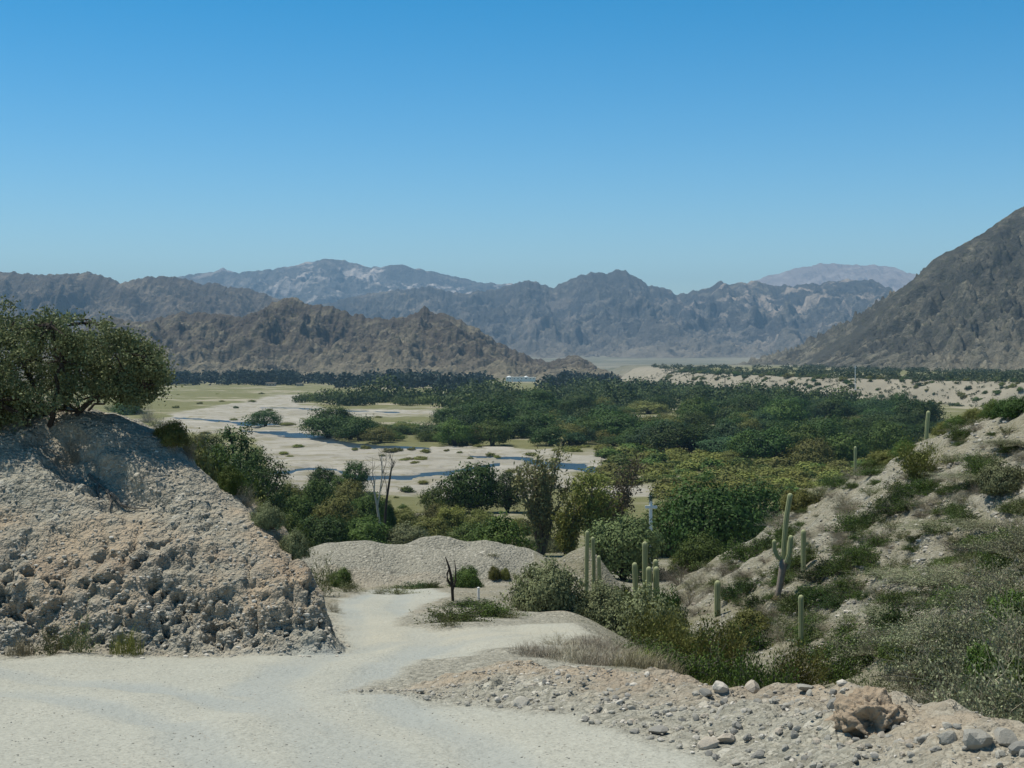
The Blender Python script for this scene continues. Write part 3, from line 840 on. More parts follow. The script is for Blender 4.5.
def stems(mb, r, n, h, w, rad, mat=0, forks=3, base=.12, droop=.25, sides=3, tips=None, upright=.5):
    for i in range(n):
        a = r.uniform(0, 6.283); el = r.uniform(.15, 1.0) ** upright
        L = h * r.uniform(.6, 1.1)
        d = np.array([math.cos(a) * w / h * (1.1 - el * .8), math.sin(a) * w / h * (1.1 - el * .8), el])
        p0 = np.array([math.cos(a) * base * w * r.uniform(0, 1), math.sin(a) * base * w * r.uniform(0, 1), -.05 * h])
        t = np.linspace(0, 1, 5)[:, None]
        kink = np.cumsum(r.normal(size=(5, 3)) * L * .045, axis=0); kink[0] = 0
        path = p0 + d * L * t + np.array([d[0], d[1], -1.0]) * (droop * L * t ** 2) + kink
        path[:, 2] = np.maximum(path[:, 2], -.05 * h)
        tint = r.uniform(0, 1)
        tube(mb, path, rad * np.linspace(1, .35, 5), sides, mat, tint, cap=False)
        if tips is not None: tips.append(path[3:]); 
        for f in range(forks):
            s = r.uniform(.3, .95); k = min(3, int(s * 4)); p = path[k] + (path[k + 1] - path[k]) * (s * 4 - k)
            dd = d * .5 + r.normal(size=3) * .42; dd[2] = abs(dd[2]) * .8 + .05
            l2 = L * r.uniform(.18, .45)
            q = np.array([p, p + dd * l2 * .5 + r.normal(size=3) * l2 * .06, p + dd * l2 + r.normal(size=3) * l2 * .1])
            tube(mb, q, [rad * .5, rad * .38, rad * .2], sides, mat, tint, cap=False)
            if tips is not None: tips.append(q)

def twig_mesh(name, seed, twigmat, leafmat, n=46, leaf=.05, nleaf=900, droop=.25, rad=.009, forks=4, upright=.5, elong=1.8, wide=1.0):
    r = np.random.default_rng(seed); mb = MB(); tips = []
    stems(mb, r, n, 1.0, wide, rad, 1, forks, .12, droop, 3, tips, upright)
    if nleaf:
        P = np.concatenate(tips); P = P[r.integers(0, len(P), nleaf)] + r.normal(size=(nleaf, 3)) * .05
        P[:, 2] = np.maximum(P[:, 2], .02)
        leaves(mb, P, leaf, r, elong)
    return mb.mesh(name, [leafmat, twigmat])

def grass_mesh(name, seed, mat, n=420, h=1.0, w=1.0, bw=.011, lean=.75):
    r = np.random.default_rng(seed); mb = MB()
    a = r.uniform(0, 6.283, n); rr = w * r.uniform(0, 1, n) ** .6
    p = np.stack([np.cos(a) * rr, np.sin(a) * rr, np.full(n, -.04)], 1)
    b = r.uniform(0, 6.283, n); le = lean * r.uniform(.1, 1.3, n); hh = h * r.uniform(.2, 1.1, n) ** 1.3 * (1 - .35 * rr / w)
    d = np.stack([np.cos(b) * le, np.sin(b) * le, np.ones(n)], 1) * hh[:, None]
    s = np.stack([-np.sin(b + r.uniform(-1, 1, n)), np.cos(b), np.zeros(n)], 1) * bw
    m = p + d * .55 + np.array([0, 0, .04]); e = p + d + np.stack([np.cos(b), np.sin(b), -np.ones(n) * .5], 1) * (hh * .22)[:, None]
    v = np.stack([p - s, p + s, m + s * .8, m - s * .8, e], 1).reshape(-1, 3)
    k = np.arange(n)[:, None] * 5
    mb.add(v, k + np.array([[0, 1, 2, 3]]), k + np.array([[3, 2, 4]]), 0, np.repeat(r.uniform(0, 1, n), 5))
    return mb.mesh(name, mat)

def put(name, me, loc, sc, rz, label, cat, group=None):
    o = bpy.data.objects.new(name, me)
    o.location = loc; o.scale = sc if isinstance(sc, (tuple, list)) else (sc, sc, sc); o.rotation_euler = (0, 0, rz)
    COL.objects.link(o)
    return tag(o, label, cat, group)

R_ = random.Random(5)

# --------------------------- prototypes
P_TREE = {k: [dome_tree_mesh('tree_' + k + '_mesh', s0 + i, m) for i in range(3)] for k, m, s0 in (('dark', L_DARK, 100), ('mid', L_MID, 110), ('olive', L_OLIVE, 120), ('rust', L_RUST, 130), ('blue', L_BLUE, 140))}
P_BUSH = {k: [bush_mesh('bush_' + k + '_mesh', s0 + i, m) for i in range(3)] for k, m, s0 in (('dark', L_DARK, 200), ('mid', L_MID, 210), ('olive', L_OLIVE, 220), ('yellow', L_YELL, 230), ('grey', L_GREY, 240), ('blue', L_BLUE, 250))}
P_FINE = {k: [bush_mesh('fine_bush_' + k + '_mesh', s0 + i, m, 230, 56, .040, .10) for i in range(2)] for k, m, s0 in (('dark', L_DARK, 300), ('mid', L_MID, 310), ('olive', L_OLIVE, 320), ('yellow', L_YELL, 325), ('grey', L_GREY, 330))}
P_TWIG = {'dry': [twig_mesh('twig_dry_mesh', 400 + i, L_DRY, L_DRY, 70, .022, 700, .35, .006, 9, .7, 1.2) for i in range(2)],
          'thorn': [twig_mesh('twig_thorn_mesh', 410 + i, L_DRY, L_THORN, 80, .020, 12000, .55, .0075, 11, 1.0, 1.5) for i in range(4)],
          'green': [twig_mesh('twig_green_mesh', 420 + i, W_GREY, L_MID, 60, .036, 5200, .35, .008, 6, .8, 1.3) for i in range(2)], 'scrub': [twig_mesh('twig_scrub_mesh', 425 + i, W_GREY, L_DARK, 60, .036, 5200, .45, .008, 6, .9, 1.4) for i in range(2)],
          'broom': [twig_mesh('twig_broom_mesh', 430 + i, L_OLIVE, L_OLIVE, 150, .035, 1500, .10, .007, 4, .35) for i in range(2)],
          'weed': [twig_mesh('twig_weed_mesh', 440 + i, L_OLIVE, L_GREY, 50, .035, 900, .2, .006, 4) for i in range(2)]}
P_GRASS = {'olive': [grass_mesh('grass_olive_mesh', 500 + i, L_OLIVE) for i in range(2)], 'straw': [grass_mesh('grass_straw_mesh', 510 + i, L_STRAW) for i in range(2)],
           'green': [grass_mesh('grass_green_mesh', 520 + i, L_YELL) for i in range(2)], 'dry': [grass_mesh('grass_dry_mesh', 530 + i, L_DRY, 420, 1, 1, .007, .9) for i in range(2)]}

# --------------------------- the belt of trees beyond the river
BELT = [[(322, 437), (345, 441), (372, 446), (420, 448), (500, 446), (500, 431), (420, 432), (360, 433), (326, 430)],
        [(288, 404), (330, 406), (400, 407.5), (520, 408), (520, 399), (440, 399), (300, 400)],
        [(258, 429), (322, 427), (322, 422), (266, 424)],
        [(448, 447), (560, 446), (606, 446), (640, 450), (700, 458), (760, 466), (815, 470), (850, 462), (880, 450), (920, 436), (945, 428), (900, 410), (800, 402), (720, 394), (640, 390), (590, 390), (560, 393), (470, 395), (440, 405), (500, 414), (448, 424)]]
def in_belt(x, y):
    u, v = valley_px(x, y); m = np.zeros(np.shape(x), bool)
    for p in BELT: m |= poly_sd(u, v, p) > 0
    return m

cand = []
rb = np.random.default_rng(77)
d = 285.0
while d < 1250:
    sp = np.interp(d, [285, 400, 600, 900, 1250], [8.5, 9.5, 12.0, 16.0, 20.0])
    xs = np.arange(-.22 * d, .36 * d, sp) + rb.uniform(-.4, .4) * sp
    xs = xs + rb.uniform(-.38, .38, len(xs)) * sp
    ys = d + rb.uniform(-.4, .4, len(xs)) * sp
    ok = in_belt(xs, ys) & ~((ys > 900) & (np.abs(512 + F * xs / ys - 520) < 22)) & (channel_mask(xs, ys) < .1)
    # openings in the belt
    ok &= noise2(xs / 24, ys / 40, 201) > np.where(ys < 420, -.28, -.02)
    for x, y in zip(xs[ok], ys[ok]): cand.append((x, y, sp))
    d += sp * .86
cand = [c for c in cand if c[0] < float(np.interp(c[1], BLUFF_Y, BLUFF_X)) + 8]
cand.sort(key=lambda c: c[1])
zs = height(np.array([c[0] for c in cand]), np.array([c[1] for c in cand]))
BELT_LABEL = {'dark': 'dark green rounded tree in the thick belt beyond the pale river bed',
              'mid': 'mid green bushy tree among darker crowns of the belt beyond the river',
              'olive': 'olive yellow tinged tree among dark crowns of the belt beyond the river',
              'rust': 'rusty brown tinged tree in the green belt beyond the river',
              'blue': 'bluish dark green tree in the tree belt beyond the river'}
far = MB(); rf = np.random.default_rng(78)
N_BELT = 292
for i, ((x, y, sp), z) in enumerate(zip(cand, zs)):
    nv = float(noise2(x / 45, y / 60, 205)); q = R_.random()
    kind = 'dark' if q < .52 else 'mid' if q < .72 else 'olive' if q < .84 + .2 * nv else 'blue' if q < .985 else 'rust'
    Rr = sp * R_.uniform(.36, .78); H = R_.uniform(1.7, 4.6) * (.7 + .5 * Rr / sp) * (1.0 if y < 500 else 1.15)
    if R_.random() < .12: H *= 1.35
    nq = float(noise2(x / 38, y / 60, 207))
    if nq > .22:
        kind = R_.choice(['olive', 'mid', 'mid', 'olive']); H *= .5; Rr *= .75
    elif nq < -.25:
        kind = R_.choice(['dark', 'dark', 'blue']); H *= 1.25
    if i < N_BELT:
        put('valley_tree', R_.choice(P_TREE[kind]), (x, y, z - .2), (Rr, Rr, H), R_.uniform(0, 6.28), BELT_LABEL[kind], 'tree', 'trees in the belt beyond the river')
    else:
        n = int(np.interp(y, [450, 700, 1250], [60, 38, 20]))
        c = dome_points(rf, n, (Rr * .95, Rr * .95, H * .85), .4, .4, i) + [x, y, z + H * .6]
        per = 13
        cc = np.repeat(c, per, 0) + rf.normal(size=(len(c) * per, 3)) * Rr * .17
        tb = {'dark': .25, 'blue': .15, 'mid': .5, 'olive': .95, 'rust': .8}[kind]
        nn = cc - [x, y, z + H * .3]; nn /= np.linalg.norm(nn, axis=1)[:, None]
        leaves(far, cc, Rr * .12, rf, 1.25, None, 0, nrm=nn, tint=np.clip(tb + rf.uniform(-.25, .25, len(cc)), 0, 1))
o = far.build('woodland', mat_leaf('leaf_woodland', (.014, .032, .007), (.10, .13, .03), 0)); o['kind'] = 'stuff'; o['label'] = 'far woodland filling the back of the tree belt in the valley'

# far trees along the foot of the hills
far = MB()
for i in range(560):
    u = R_.uniform(130, 625); 
    if R_.random() < .35: u = R_.uniform(160, 300)
    v = R_.uniform(379, 385.5) if u < 330 else R_.uniform(378, 388)
    if R_.random() < .35 and u > 330: v = R_.uniform(384, 391)
    if 490 < u < 545 and v > 379: continue
    if noise2(u / 16, v / 3, 209) > .12: continue
    x, y = valley_pt(u, v); y = min(y, 1720); x = (u - 512) / F * y
    if x > float(np.interp(y, BLUFF_Y, BLUFF_X)) - 25: continue
    z = float(height(np.array([x]), np.array([y]))[0]); Rr = R_.uniform(5, 9); H = R_.uniform(4.5, 9)
    c = dome_points(rf, 16, (Rr, Rr, H * .8), .4, .4, i) + [x, y, z + H * .55]
    cc = np.repeat(c, 6, 0) + rf.normal(size=(len(c) * 6, 3)) * Rr * .2
    leaves(far, cc, Rr * .3, rf, 1.5, None, 0, np.clip(R_.uniform(0, .5) + rf.uniform(-.15, .15, len(cc)), 0, 1))
o = far.build('distant_woodland', mat_leaf('leaf_distant', (.008, .022, .016), (.045, .065, .035), 0)); o['kind'] = 'stuff'; o['label'] = 'blue green line of far trees along the foot of the hills'

# --------------------------- low bushes of the meadow this side of the belt
MEADOW = [(556, 450), (640, 449), (760, 462), (850, 462), (880, 452), (905, 440), (880, 462), (820, 490), (760, 505), (700, 505), (640, 500), (590, 482), (608, 470), (612, 460)]
xs, ys = [], []
rm = np.random.default_rng(91)
for k in range(5200):
    u, v = rm.uniform(556, 905), rm.uniform(446, 508)
    x, y = valley_pt(u, v)
    if rm.random() > (200 / y) ** 2 * 1.2: continue
    if float(poly_sd(np.array([u]), np.array([v]), MEADOW)[0]) < 0: continue
    if any((x - a) ** 2 + (y - b) ** 2 < 4.2 ** 2 for a, b in zip(xs, ys)): continue
    if float(bedmask(np.array([x]), np.array([y]))[0]) > .4: continue
    xs.append(x); ys.append(y)
    if len(xs) >= 250: break
zs = height(np.array(xs), np.array(ys))
ML = {'yellow': 'low yellow green bush on the open meadow before the tree belt', 'olive': 'low olive bush on the open meadow before the tree belt', 'mid': 'mid green bush on the open meadow before the tree belt'}
for x, y, z in zip(xs, ys, zs):
    k = R_.choice(['yellow', 'yellow', 'olive', 'olive', 'mid']); s = R_.uniform(1.3, 2.9)
    put('meadow_bush', R_.choice(P_BUSH[k]), (x, y, z - .1), (s * 1.15, s * 1.15, s * R_.uniform(.5, .85)), R_.uniform(0, 6.28), ML[k], 'bush', 'low bushes of the meadow')

# small bushes scattered on the river bed
for u, v, w, k in [(398, 451, 9, 'olive'), (412, 450, 7, 'olive'), (425, 452, 9, 'yellow'), (365, 449, 9, 'olive'), (355, 450, 6, 'olive'), (470, 459, 6, 'olive'), (460, 453, 5, 'olive'), (490, 456, 9, 'olive'), (497, 458, 7, 'yellow'),
                   (408, 492, 13, 'mid'), (402, 508, 9, 'mid'), (396, 498, 5, 'olive'), (430, 499, 6, 'dark'), (236, 408, 5, 'dark'), (447, 451, 5, 'olive'), (345, 405, 5, 'olive'), (270, 411, 6, 'olive'), (200, 404, 5, 'olive'), (150, 402, 6, 'yellow'), (176, 408, 6, 'olive')]:
    x, y, z = at_px(u, v, 100); s = w / F * y * .6
    put('river_bush', R_.choice(P_BUSH[k]), (x, y, z - .05), (s, s, s * .7), R_.uniform(0, 6.28), f'small {"dark" if k in ("dark",) else "green" if k == "mid" else "olive"} bush standing alone on the pale gravel river bed', 'bush', 'lone bushes on the river bed')

rq = random.Random(33)
for k in range(70):
    u, v = rq.uniform(110, 600), rq.uniform(391, 486)
    x, y, z = at_px(u, v, 60)
    if y < 180 or y > 1300 or float(channel_mask(np.array([x]), np.array([y]))[0]) > .05: continue
    s = rq.uniform(.5, 1.4) * (1.5 if v < 415 else 1)
    put('river_bush', rq.choice(P_BUSH['olive'] + P_BUSH['yellow']), (x, y, z - .05), (s * 1.3, s * 1.3, s * .6), rq.uniform(0, 6.28), 'tiny olive tuft of scrub on the pale river flats', 'bush', 'tiny scrub tufts on the river flats')

# --------------------------- bluff and terrace scrub
rt = np.random.default_rng(95); n = 0
bp = []
for k in range(6000):
    y = rt.uniform(560, 1250); bx = float(np.interp(y, BLUFF_Y, BLUFF_X)); x = bx + rt.uniform(-14, 48)
    u = 512 + F * x / y
    if not (618 < u < 1040): continue
    if rt.random() > (560 / y) ** 1.0 * 1.3: continue
    if any((x - a) ** 2 + (y - b) ** 2 < 16 for a, b in bp[-200:]): continue
    bp.append((x, y))
    if len(bp) >= 310: break
bz = height(np.array([b[0] for b in bp]), np.array([b[1] for b in bp]))
for (x, y), z in zip(bp, bz):
    k = R_.choice(['dark', 'mid', 'olive', 'blue']); s = R_.uniform(.9, 2.1) * (1 if y < 800 else 1.3)
    put('bluff_bush', R_.choice(P_BUSH[k]), (x, y, z - .1), (s * 1.1, s * 1.1, s), R_.uniform(0, 6.28), 'small dark bush dotting the pale eroded bluff below the terrace', 'bush', 'bushes dotting the bluff')
ter = MB()
for k in range(2600):
    y = rt.uniform(640, 1690); bx = float(np.interp(y, BLUFF_Y, BLUFF_X)); x = bx + 34 + rt.uniform(0, 1) ** 1.3 * .45 * y
    u = 512 + F * x / y
    if u > 1060: continue
    if u < 800 and rt.random() < .6: continue
    if noise2(x / 60, y / 90, 301) < -.28: continue
    z = float(height(np.array([x]), np.array([y]))[0]); s = rt.uniform(1.4, 3.2)
    c = dome_points(rt, 9, (s, s, s * .8), .2, .4, k) + [x, y, z + s * .3]
    cc = np.repeat(c, 6, 0) + rt.normal(size=(len(c) * 6, 3)) * s * .22
    leaves(ter, cc, s * .34, rt, 1.5, None, 0, np.clip(rt.uniform(0, .8) + rt.uniform(-.2, .2, len(cc)), 0, 1))
for k in range(2600):
    y = rt.uniform(540, 1300); x = float(np.interp(y, BLUFF_Y, BLUFF_X)) + rt.uniform(-18, 52)
    if not (610 < 512 + F * x / y < 1050): continue
    z = ground_at(x, y); s = rt.uniform(.45, 1.3)
    c = dome_points(rt, 6, (s, s, s * .8), .2, .4, k) + [x, y, z + s * .3]
    cc = np.repeat(c, 5, 0) + rt.normal(size=(len(c) * 5, 3)) * s * .22
    leaves(ter, cc, s * .36, rt, 1.5, None, 0, np.clip(rt.uniform(0, .8) + rt.uniform(-.2, .2, len(cc)), 0, 1))
o = ter.build('terrace_undergrowth', mat_leaf('leaf_terrace', (.03, .055, .02), (.13, .145, .065), 0)); o['kind'] = 'stuff'; o['label'] = 'dense green scrub covering the terrace and dotting its bluff below the right mountain'

# --------------------------- trees with trunk and crown of their own
def tree(name, x, y, z, H, Rr, leafmat, barkmat, seed, label, cat='tree', group=None, nclump=190, per=34, leaf=.055, squash=.85, lob=.45, zc=.50, rz=.50, spread=.12):
    """a rounded tree: H and Rr in metres"""
    t = empty(name, (x, y, z)); tag(t, label, cat, group)
    r = np.random.default_rng(seed)
    c = dome_points(r, nclump, (Rr * .9, Rr * .9, H * rz * .95), squash, lob, seed) + [0, 0, H * zc]
    w = MB()
    tube(w, [np.array([0, 0, -.3]), np.array([r.normal() * .05 * H, r.normal() * .05 * H, H * .3])], [H * .045, H * .032], 7)
    for p in c[::7]:
        a = np.array([0, 0, H * r.uniform(.05, .3)])
        tube(w, [a, a + (p - a) * .5 + r.normal(size=3) * H * .03, p], [H * .022, H * .012, H * .005], 4, cap=False)
    w.build('trunk', barkmat, t)
    m = MB(); clump_leaves(m, r, c, per, Rr * spread, leaf * Rr, hub=(0, 0, H * .35))
    m.build('crown', leafmat, t)
    return t

def upright_tree(name, x, y, z, H, spread, leafmat, barkmat, seed, label, n=9, nleaf=2600, leaf=.16, lean=(0, 0), dens=.35, bare=.35):
    """a thin, half dry tree with steep feathery limbs"""
    t = empty(name, (x, y, z)); tag(t, label, 'tree')
    r = np.random.default_rng(seed); w = MB(); P = []
    for i in range(n):
        a = r.uniform(0, 6.283); s = spread * r.uniform(.15, 1); h = H * r.uniform(.6, 1)
        tip = np.array([math.cos(a) * s + lean[0] * h, math.sin(a) * s + lean[1] * h, h])
        tt = np.linspace(0, 1, 8)[:, None]
        path = np.array([0, 0, -.3]) + tip * np.hstack([tt ** 1.3, tt ** 1.3, tt]) + np.cumsum(r.normal(size=(8, 3)) * H * .012, 0)
        tube(w, path, H * .018 * np.linspace(1, .2, 8), 5)
        for k in range(14):
            q = r.uniform(.25, 1) * 7; j = min(6, int(q)); p = path[j] + (path[j + 1] - path[j]) * (q - j)
            dd = np.array([r.normal() * .45, r.normal() * .45, r.uniform(.5, 1.1)]) * H * r.uniform(.06, .16)
            tube(w, [p, p + dd * .5 + r.normal(size=3) * H * .01, p + dd], [H * .005, H * .0035, H * .002], 3, cap=False)
            if r.random() > bare: P += [p + dd * f for f in (.4, .7, 1.0)]
    w.build('trunk', barkmat, t)
    P = np.array(P); P = P[r.integers(0, len(P), nleaf)] + r.normal(size=(nleaf, 3)) * H * np.array([.028, .028, .04])
    m = MB(); leaves(m, P, leaf, r, 2.4, (0, 0, .6), 0, None, .8)
    m.build('crown', leafmat, t)
    return t

def named_tree(px, base, top, wpx, leafmat, seed, label, d=None, sink=.2, **kw):
    if d is None: x, y, z = at_px(px, base, 60)
    else: x, y, z = at_d(px, d)
    ztop = (HOR - top) / F * y
    return tree('tree', x, y, z - sink, max(1.0, ztop - z + sink), wpx / 2 / F * y, leafmat, W_DARK, seed, label, **kw)

# dark trees on the left shoulder above the river
named_tree(238, 470, 421, 60, L_DARK, 601, 'dark dense rounded tree high on the left shoulder above the river', d=150)
named_tree(212, 470, 428, 34, L_DARK, 602, 'dark tree at the left end of the dark group behind the cut bank', d=158)
named_tree(262, 490, 446, 52, L_DARK, 603, 'broad dark tree in the middle of the dark group by the river bend', d=140)
named_tree(264, 510, 468, 46, L_DARK, 604, 'lowest dark tree of the group hanging over the pale river bend', d=128)
named_tree(240, 500, 452, 30, L_DARK, 605, 'narrow dark tree between the olive bank bushes and the river bend', d=126)
# by the near edge of the river
named_tree(323, 492, 467, 30, L_DARK, 606, 'small dark tree at the near edge of the river, left of its pair')
named_tree(355, 494, 459, 30, L_DARK, 607, 'taller dark upright tree of the pair at the near river edge', lob=.3)
named_tree(340, 496, 475, 22, L_MID, 608, 'low green tree squeezed between the two dark trees at the river edge')
named_tree(474, 514, 464, 62, L_DARK, 609, 'large spreading dark green tree right of the bare dead trunks', nclump=200)
named_tree(440, 513, 486, 42, L_MID, 610, 'low green left wing beside the large spreading dark tree', nclump=110)
named_tree(508, 513, 470, 34, L_DARK, 611, 'dark tree wedged between the spreading tree and the feathery dry tree')
named_tree(500, 545, 513, 62, L_MID, 612, 'bushy green tree rising just behind the gravel mound', d=88)
named_tree(712, 560, 480, 104, L_DARK, 613, 'big dark green rounded tree at the foot of the stony hillside', nclump=320, per=40, leaf=.042, d=105)
named_tree(757, 530, 478, 60, L_DARK, 614, 'dark tree rising behind the big rounded tree at the hillside foot', d=130, nclump=180)
named_tree(668, 545, 497, 50, L_MID, 615, 'mid green tree between the round grey bush and the big dark tree', d=122)
named_tree(622, 572, 513, 80, L_SAGE, 616, 'round grey green tree standing behind the two clusters of cactus', d=88, nclump=300, per=38, leaf=.045, lob=.25)
named_tree(890, 452, 425, 46, L_MID, 617, 'green tree at the right end of the belt behind the hillside crest', d=300)
named_tree(845, 468, 436, 50, L_MID, 618, 'mid green tree at the belt edge above the meadow, right side', d=290)
named_tree(812, 470, 440, 44, L_OLIVE, 619, 'olive tree at the near belt edge above the meadow', d=285)

# half dry feathery trees in the middle
def named_upright(px, base, top, wpx, leafmat, bark, seed, label, d=None, **kw):
    x, y, z = at_px(px, base, 60) if d is None else at_d(px, d)
    H = (HOR - top) / F * y - z
    return upright_tree('feathery_tree', x, y, z, H, wpx / 2 / F * y, leafmat, bark, seed, label, **kw)
named_upright(541, 545, 446, 50, mat_leaf('leaf_dusty', (.12, .12, .05), (.28, .27, .12)), W_TWIG, 631, 'tallest feathery half dry tree with dark trunk near the river', d=118, n=12, nleaf=7500, leaf=.14, bare=.15)
named_upright(568, 550, 492, 46, L_YELL, W_TWIG, 632, 'olive feathery tree low between the two taller dry trees', d=112, n=12, nleaf=6500, leaf=.13, bare=.15)
named_upright(594, 548, 464, 44, L_YELL, W_TWIG, 633, 'olive feathery tree with upright limbs beside the leaning dark one', d=116, n=12, nleaf=7500, leaf=.14, bare=.15)
named_upright(606, 545, 462, 20, mat_leaf('leaf_brown', (.075, .062, .035), (.18, .15, .085)), W_TWIG, 634, 'brownish feathery tree leaning to the right beside a pale sand patch', d=120, n=8, nleaf=4500, leaf=.13, bare=.15, lean=(.24, 0))

# bare dead tree by the river
def dead_tree():
    x0, y0, z0 = at_px(381, 533, 60)
    t = empty('dead_tree', (x0, y0, z0)); tag(t, 'bare dead tree with two thin trunks, pale below and dark above', 'tree')
    s = y0 / F
    def P(px, py, dy=0): return np.array([(px - 381) * s, dy, (HOR - py) * s - z0])
    w = MB()
    tube(w, [P(381, 536), P(379, 520), P(377, 505), P(374, 490), P(375, 478)], [.16, .15, .13, .10, .06], 7)
    tube(w, [P(377, 508), P(380, 492), P(382, 476), P(382, 462), P(381, 452)], [.11, .09, .08, .05, .02], 6)
    w.build('pale_trunk', W_PALE, t)
    w = MB(); r = np.random.default_rng(9)
    tube(w, [P(384, 536, .6), P(385, 515, .6), P(386.5, 498, .5), P(389, 482, .4), P(391, 470, .3), P(394, 461, .2)], [.17, .15, .14, .12, .09, .03], 7)
    w.build('dark_trunk', W_DARK, t)
    w = MB()
    for a, b in [((389, 482), (393, 455)), ((391, 470), (396, 462)), ((386.5, 495), (383, 470)), ((374, 490), (370, 472)), ((374, 486), (372, 462)), ((382, 474), (386, 450)), ((382, 470), (378, 452)), ((390, 476), (389, 452)), ((380, 492), (388, 470))]:
        p, q = P(*a, .3), P(*b, r.normal() * .8)
        m = (p + q) / 2 + r.normal(size=3) * .2
        tube(w, [p, m, q], [.05, .035, .012], 4, cap=False)
        for k in range(5):
            o = p + (q - p) * r.uniform(.3, 1); e = o + np.array([r.normal() * .5, r.normal() * .5, r.uniform(.4, 1.2)])
            tube(w, [o, (o + e) / 2 + r.normal(size=3) * .05, e], [.022, .016, .008], 3, cap=False)
    w.build('branches', W_GREY, t)
dead_tree()

# --------------------------- bushes set where the photograph shows them: (px, base row, width px, height px, builder, colour, label)
def nb(px, base, w, h, fam, k, label, name='bush', cat='bush', d=None, group=None, wide=1.0):
    x, y, z = at_px(px, base, 14) if d is None else at_d(px, d)
    s = y / F
    hh = h * s if (d is None or base == 0) else max(.25, (HOR - (base - h)) * s - z)
    fam_ = {'fine': P_FINE, 'bush': P_BUSH, 'twig': P_TWIG, 'grass': P_GRASS}[fam]
    rr = max(w / 2 * s * wide, hh * ((.72 if k == 'thorn' else .42) if d is not None and base else 0))
    return put(name, R_.choice(fam_[k]), (x, y, z - .04), (rr, rr, hh), R_.uniform(0, 6.28), label, cat, group)

# left shoulder behind the cut bank
CR = lambda u: float(np.interp(u, [100, 112, 130, 146, 158, 176, 196, 203, 214, 232, 246, 268, 296, 310], [408, 409, 413, 420, 428, 444, 462, 468, 477, 493, 504, 524, 556, 580]))
for u, w, h, fam, k, lb in [(172, 40, 22, 'fine', 'olive', 'olive bush just behind the crest of the cut bank'), (198, 36, 30, 'fine', 'olive', 'olive green bush beside the yellowish one on the bank crest'), (212, 34, 28, 'fine', 'yellow', 'yellowish bush on the bank crest below the dark trees'),
                            (188, 26, 30, 'twig', 'dry', 'grey leafless bush on the crest of the cut bank'), (246, 34, 34, 'twig', 'dry', 'grey dry twiggy bush below the lowest dark tree'), (230, 30, 26, 'fine', 'mid', 'green bush on the bank edge beside the grey twigs'),
                            (268, 36, 24, 'fine', 'grey', 'grey green bush on the bank shoulder above the mounds'), (294, 34, 26, 'fine', 'grey', 'pale grey green bush by the tip of the cut bank'), (158, 24, 18, 'twig', 'weed', 'thin twiggy weed on the crest of the bank, right of the tree'),
                            (147, 24, 26, 'twig', 'dry', 'dry grey stalks sticking up on the bank crest'), (128, 34, 16, 'fine', 'mid', 'bright green low bush on the bank crest under the branch'), (110, 18, 10, 'twig', 'weed', 'small weed at the bank crest below the tree branch'), (222, 22, 20, 'twig', 'weed', 'grey weed on the bank crest between two bushes'), (280, 24, 18, 'twig', 'dry', 'small grey dry bush on the lower bank crest')]:
    nb(u, CR(u) + 2, w, h, fam, k, lb, 'crest_bush', 'bush')
for u, w, d_, top, k, lb in [(185, 70, 80, 440, 'olive', 'olive bush on the back slope behind the cut bank, left'), (225, 60, 84, 466, 'mid', 'green bush on the back slope below the dark trees'), (258, 60, 80, 500, 'olive', 'olive bush on the back slope above the scrub'), (290, 60, 84, 520, 'mid', 'green bush on the back slope nearest the mounds')]:
    nb(u, top + 40, w, 40, 'fine', k, lb, 'bush', 'bush', d_)
# scrub between the bank and the river
SCR = [(318, 512, 44, 30, 'mid'), (350, 508, 48, 26, 'olive'), (300, 528, 46, 30, 'mid'), (338, 532, 54, 34, 'olive'), (372, 525, 44, 30, 'mid'), (322, 545, 60, 30, 'dark'), (366, 545, 60, 28, 'mid'), (405, 545, 50, 22, 'grey'),
       (290, 512, 36, 28, 'olive'), (428, 540, 50, 24, 'olive'), (452, 530, 46, 22, 'yellow'), (470, 545, 56, 22, 'mid'), (276, 540, 40, 30, 'grey'), (345, 518, 40, 20, 'dark'), (405, 525, 36, 18, 'olive'), (438, 520, 36, 16, 'olive'), (480, 530, 40, 20, 'olive'), (540, 552, 44, 20, 'grey'), (520, 535, 30, 18, 'olive')]
for i, (u, b, w, h, k) in enumerate(SCR):
    x, y, z = at_px(u, b, 80)
    y = max(y, 82); x, y, z = at_d(u, y)
    s = y / F; hh = max(h * s, (HOR - (b - h)) / F * y - z)
    put('scrub_bush', R_.choice(P_FINE[k]), (x, y, z - .1), (w / 2 * s, w / 2 * s, hh), R_.uniform(0, 6.28),
        {'mid': 'mid green bush in the thick scrub between the gravel mounds and river', 'dark': 'dark green bush in the thick scrub between the gravel mounds and river', 'olive': 'olive bush in the thick scrub between the gravel mounds and river',
         'grey': 'grey green bush in the thick scrub behind the gravel mounds', 'yellow': 'yellow green bush in the scrub beside the spreading dark tree'}[k], 'bush', 'scrub between the mounds and the river')
x, y, z = at_px(389, 530, 60)
put('slender_shrub', P_FINE['dark'][0], (x, y, z - .1), (.8, .8, 3.4), 1, 'slender dark shrub standing against the foot of the dead tree', 'shrub')

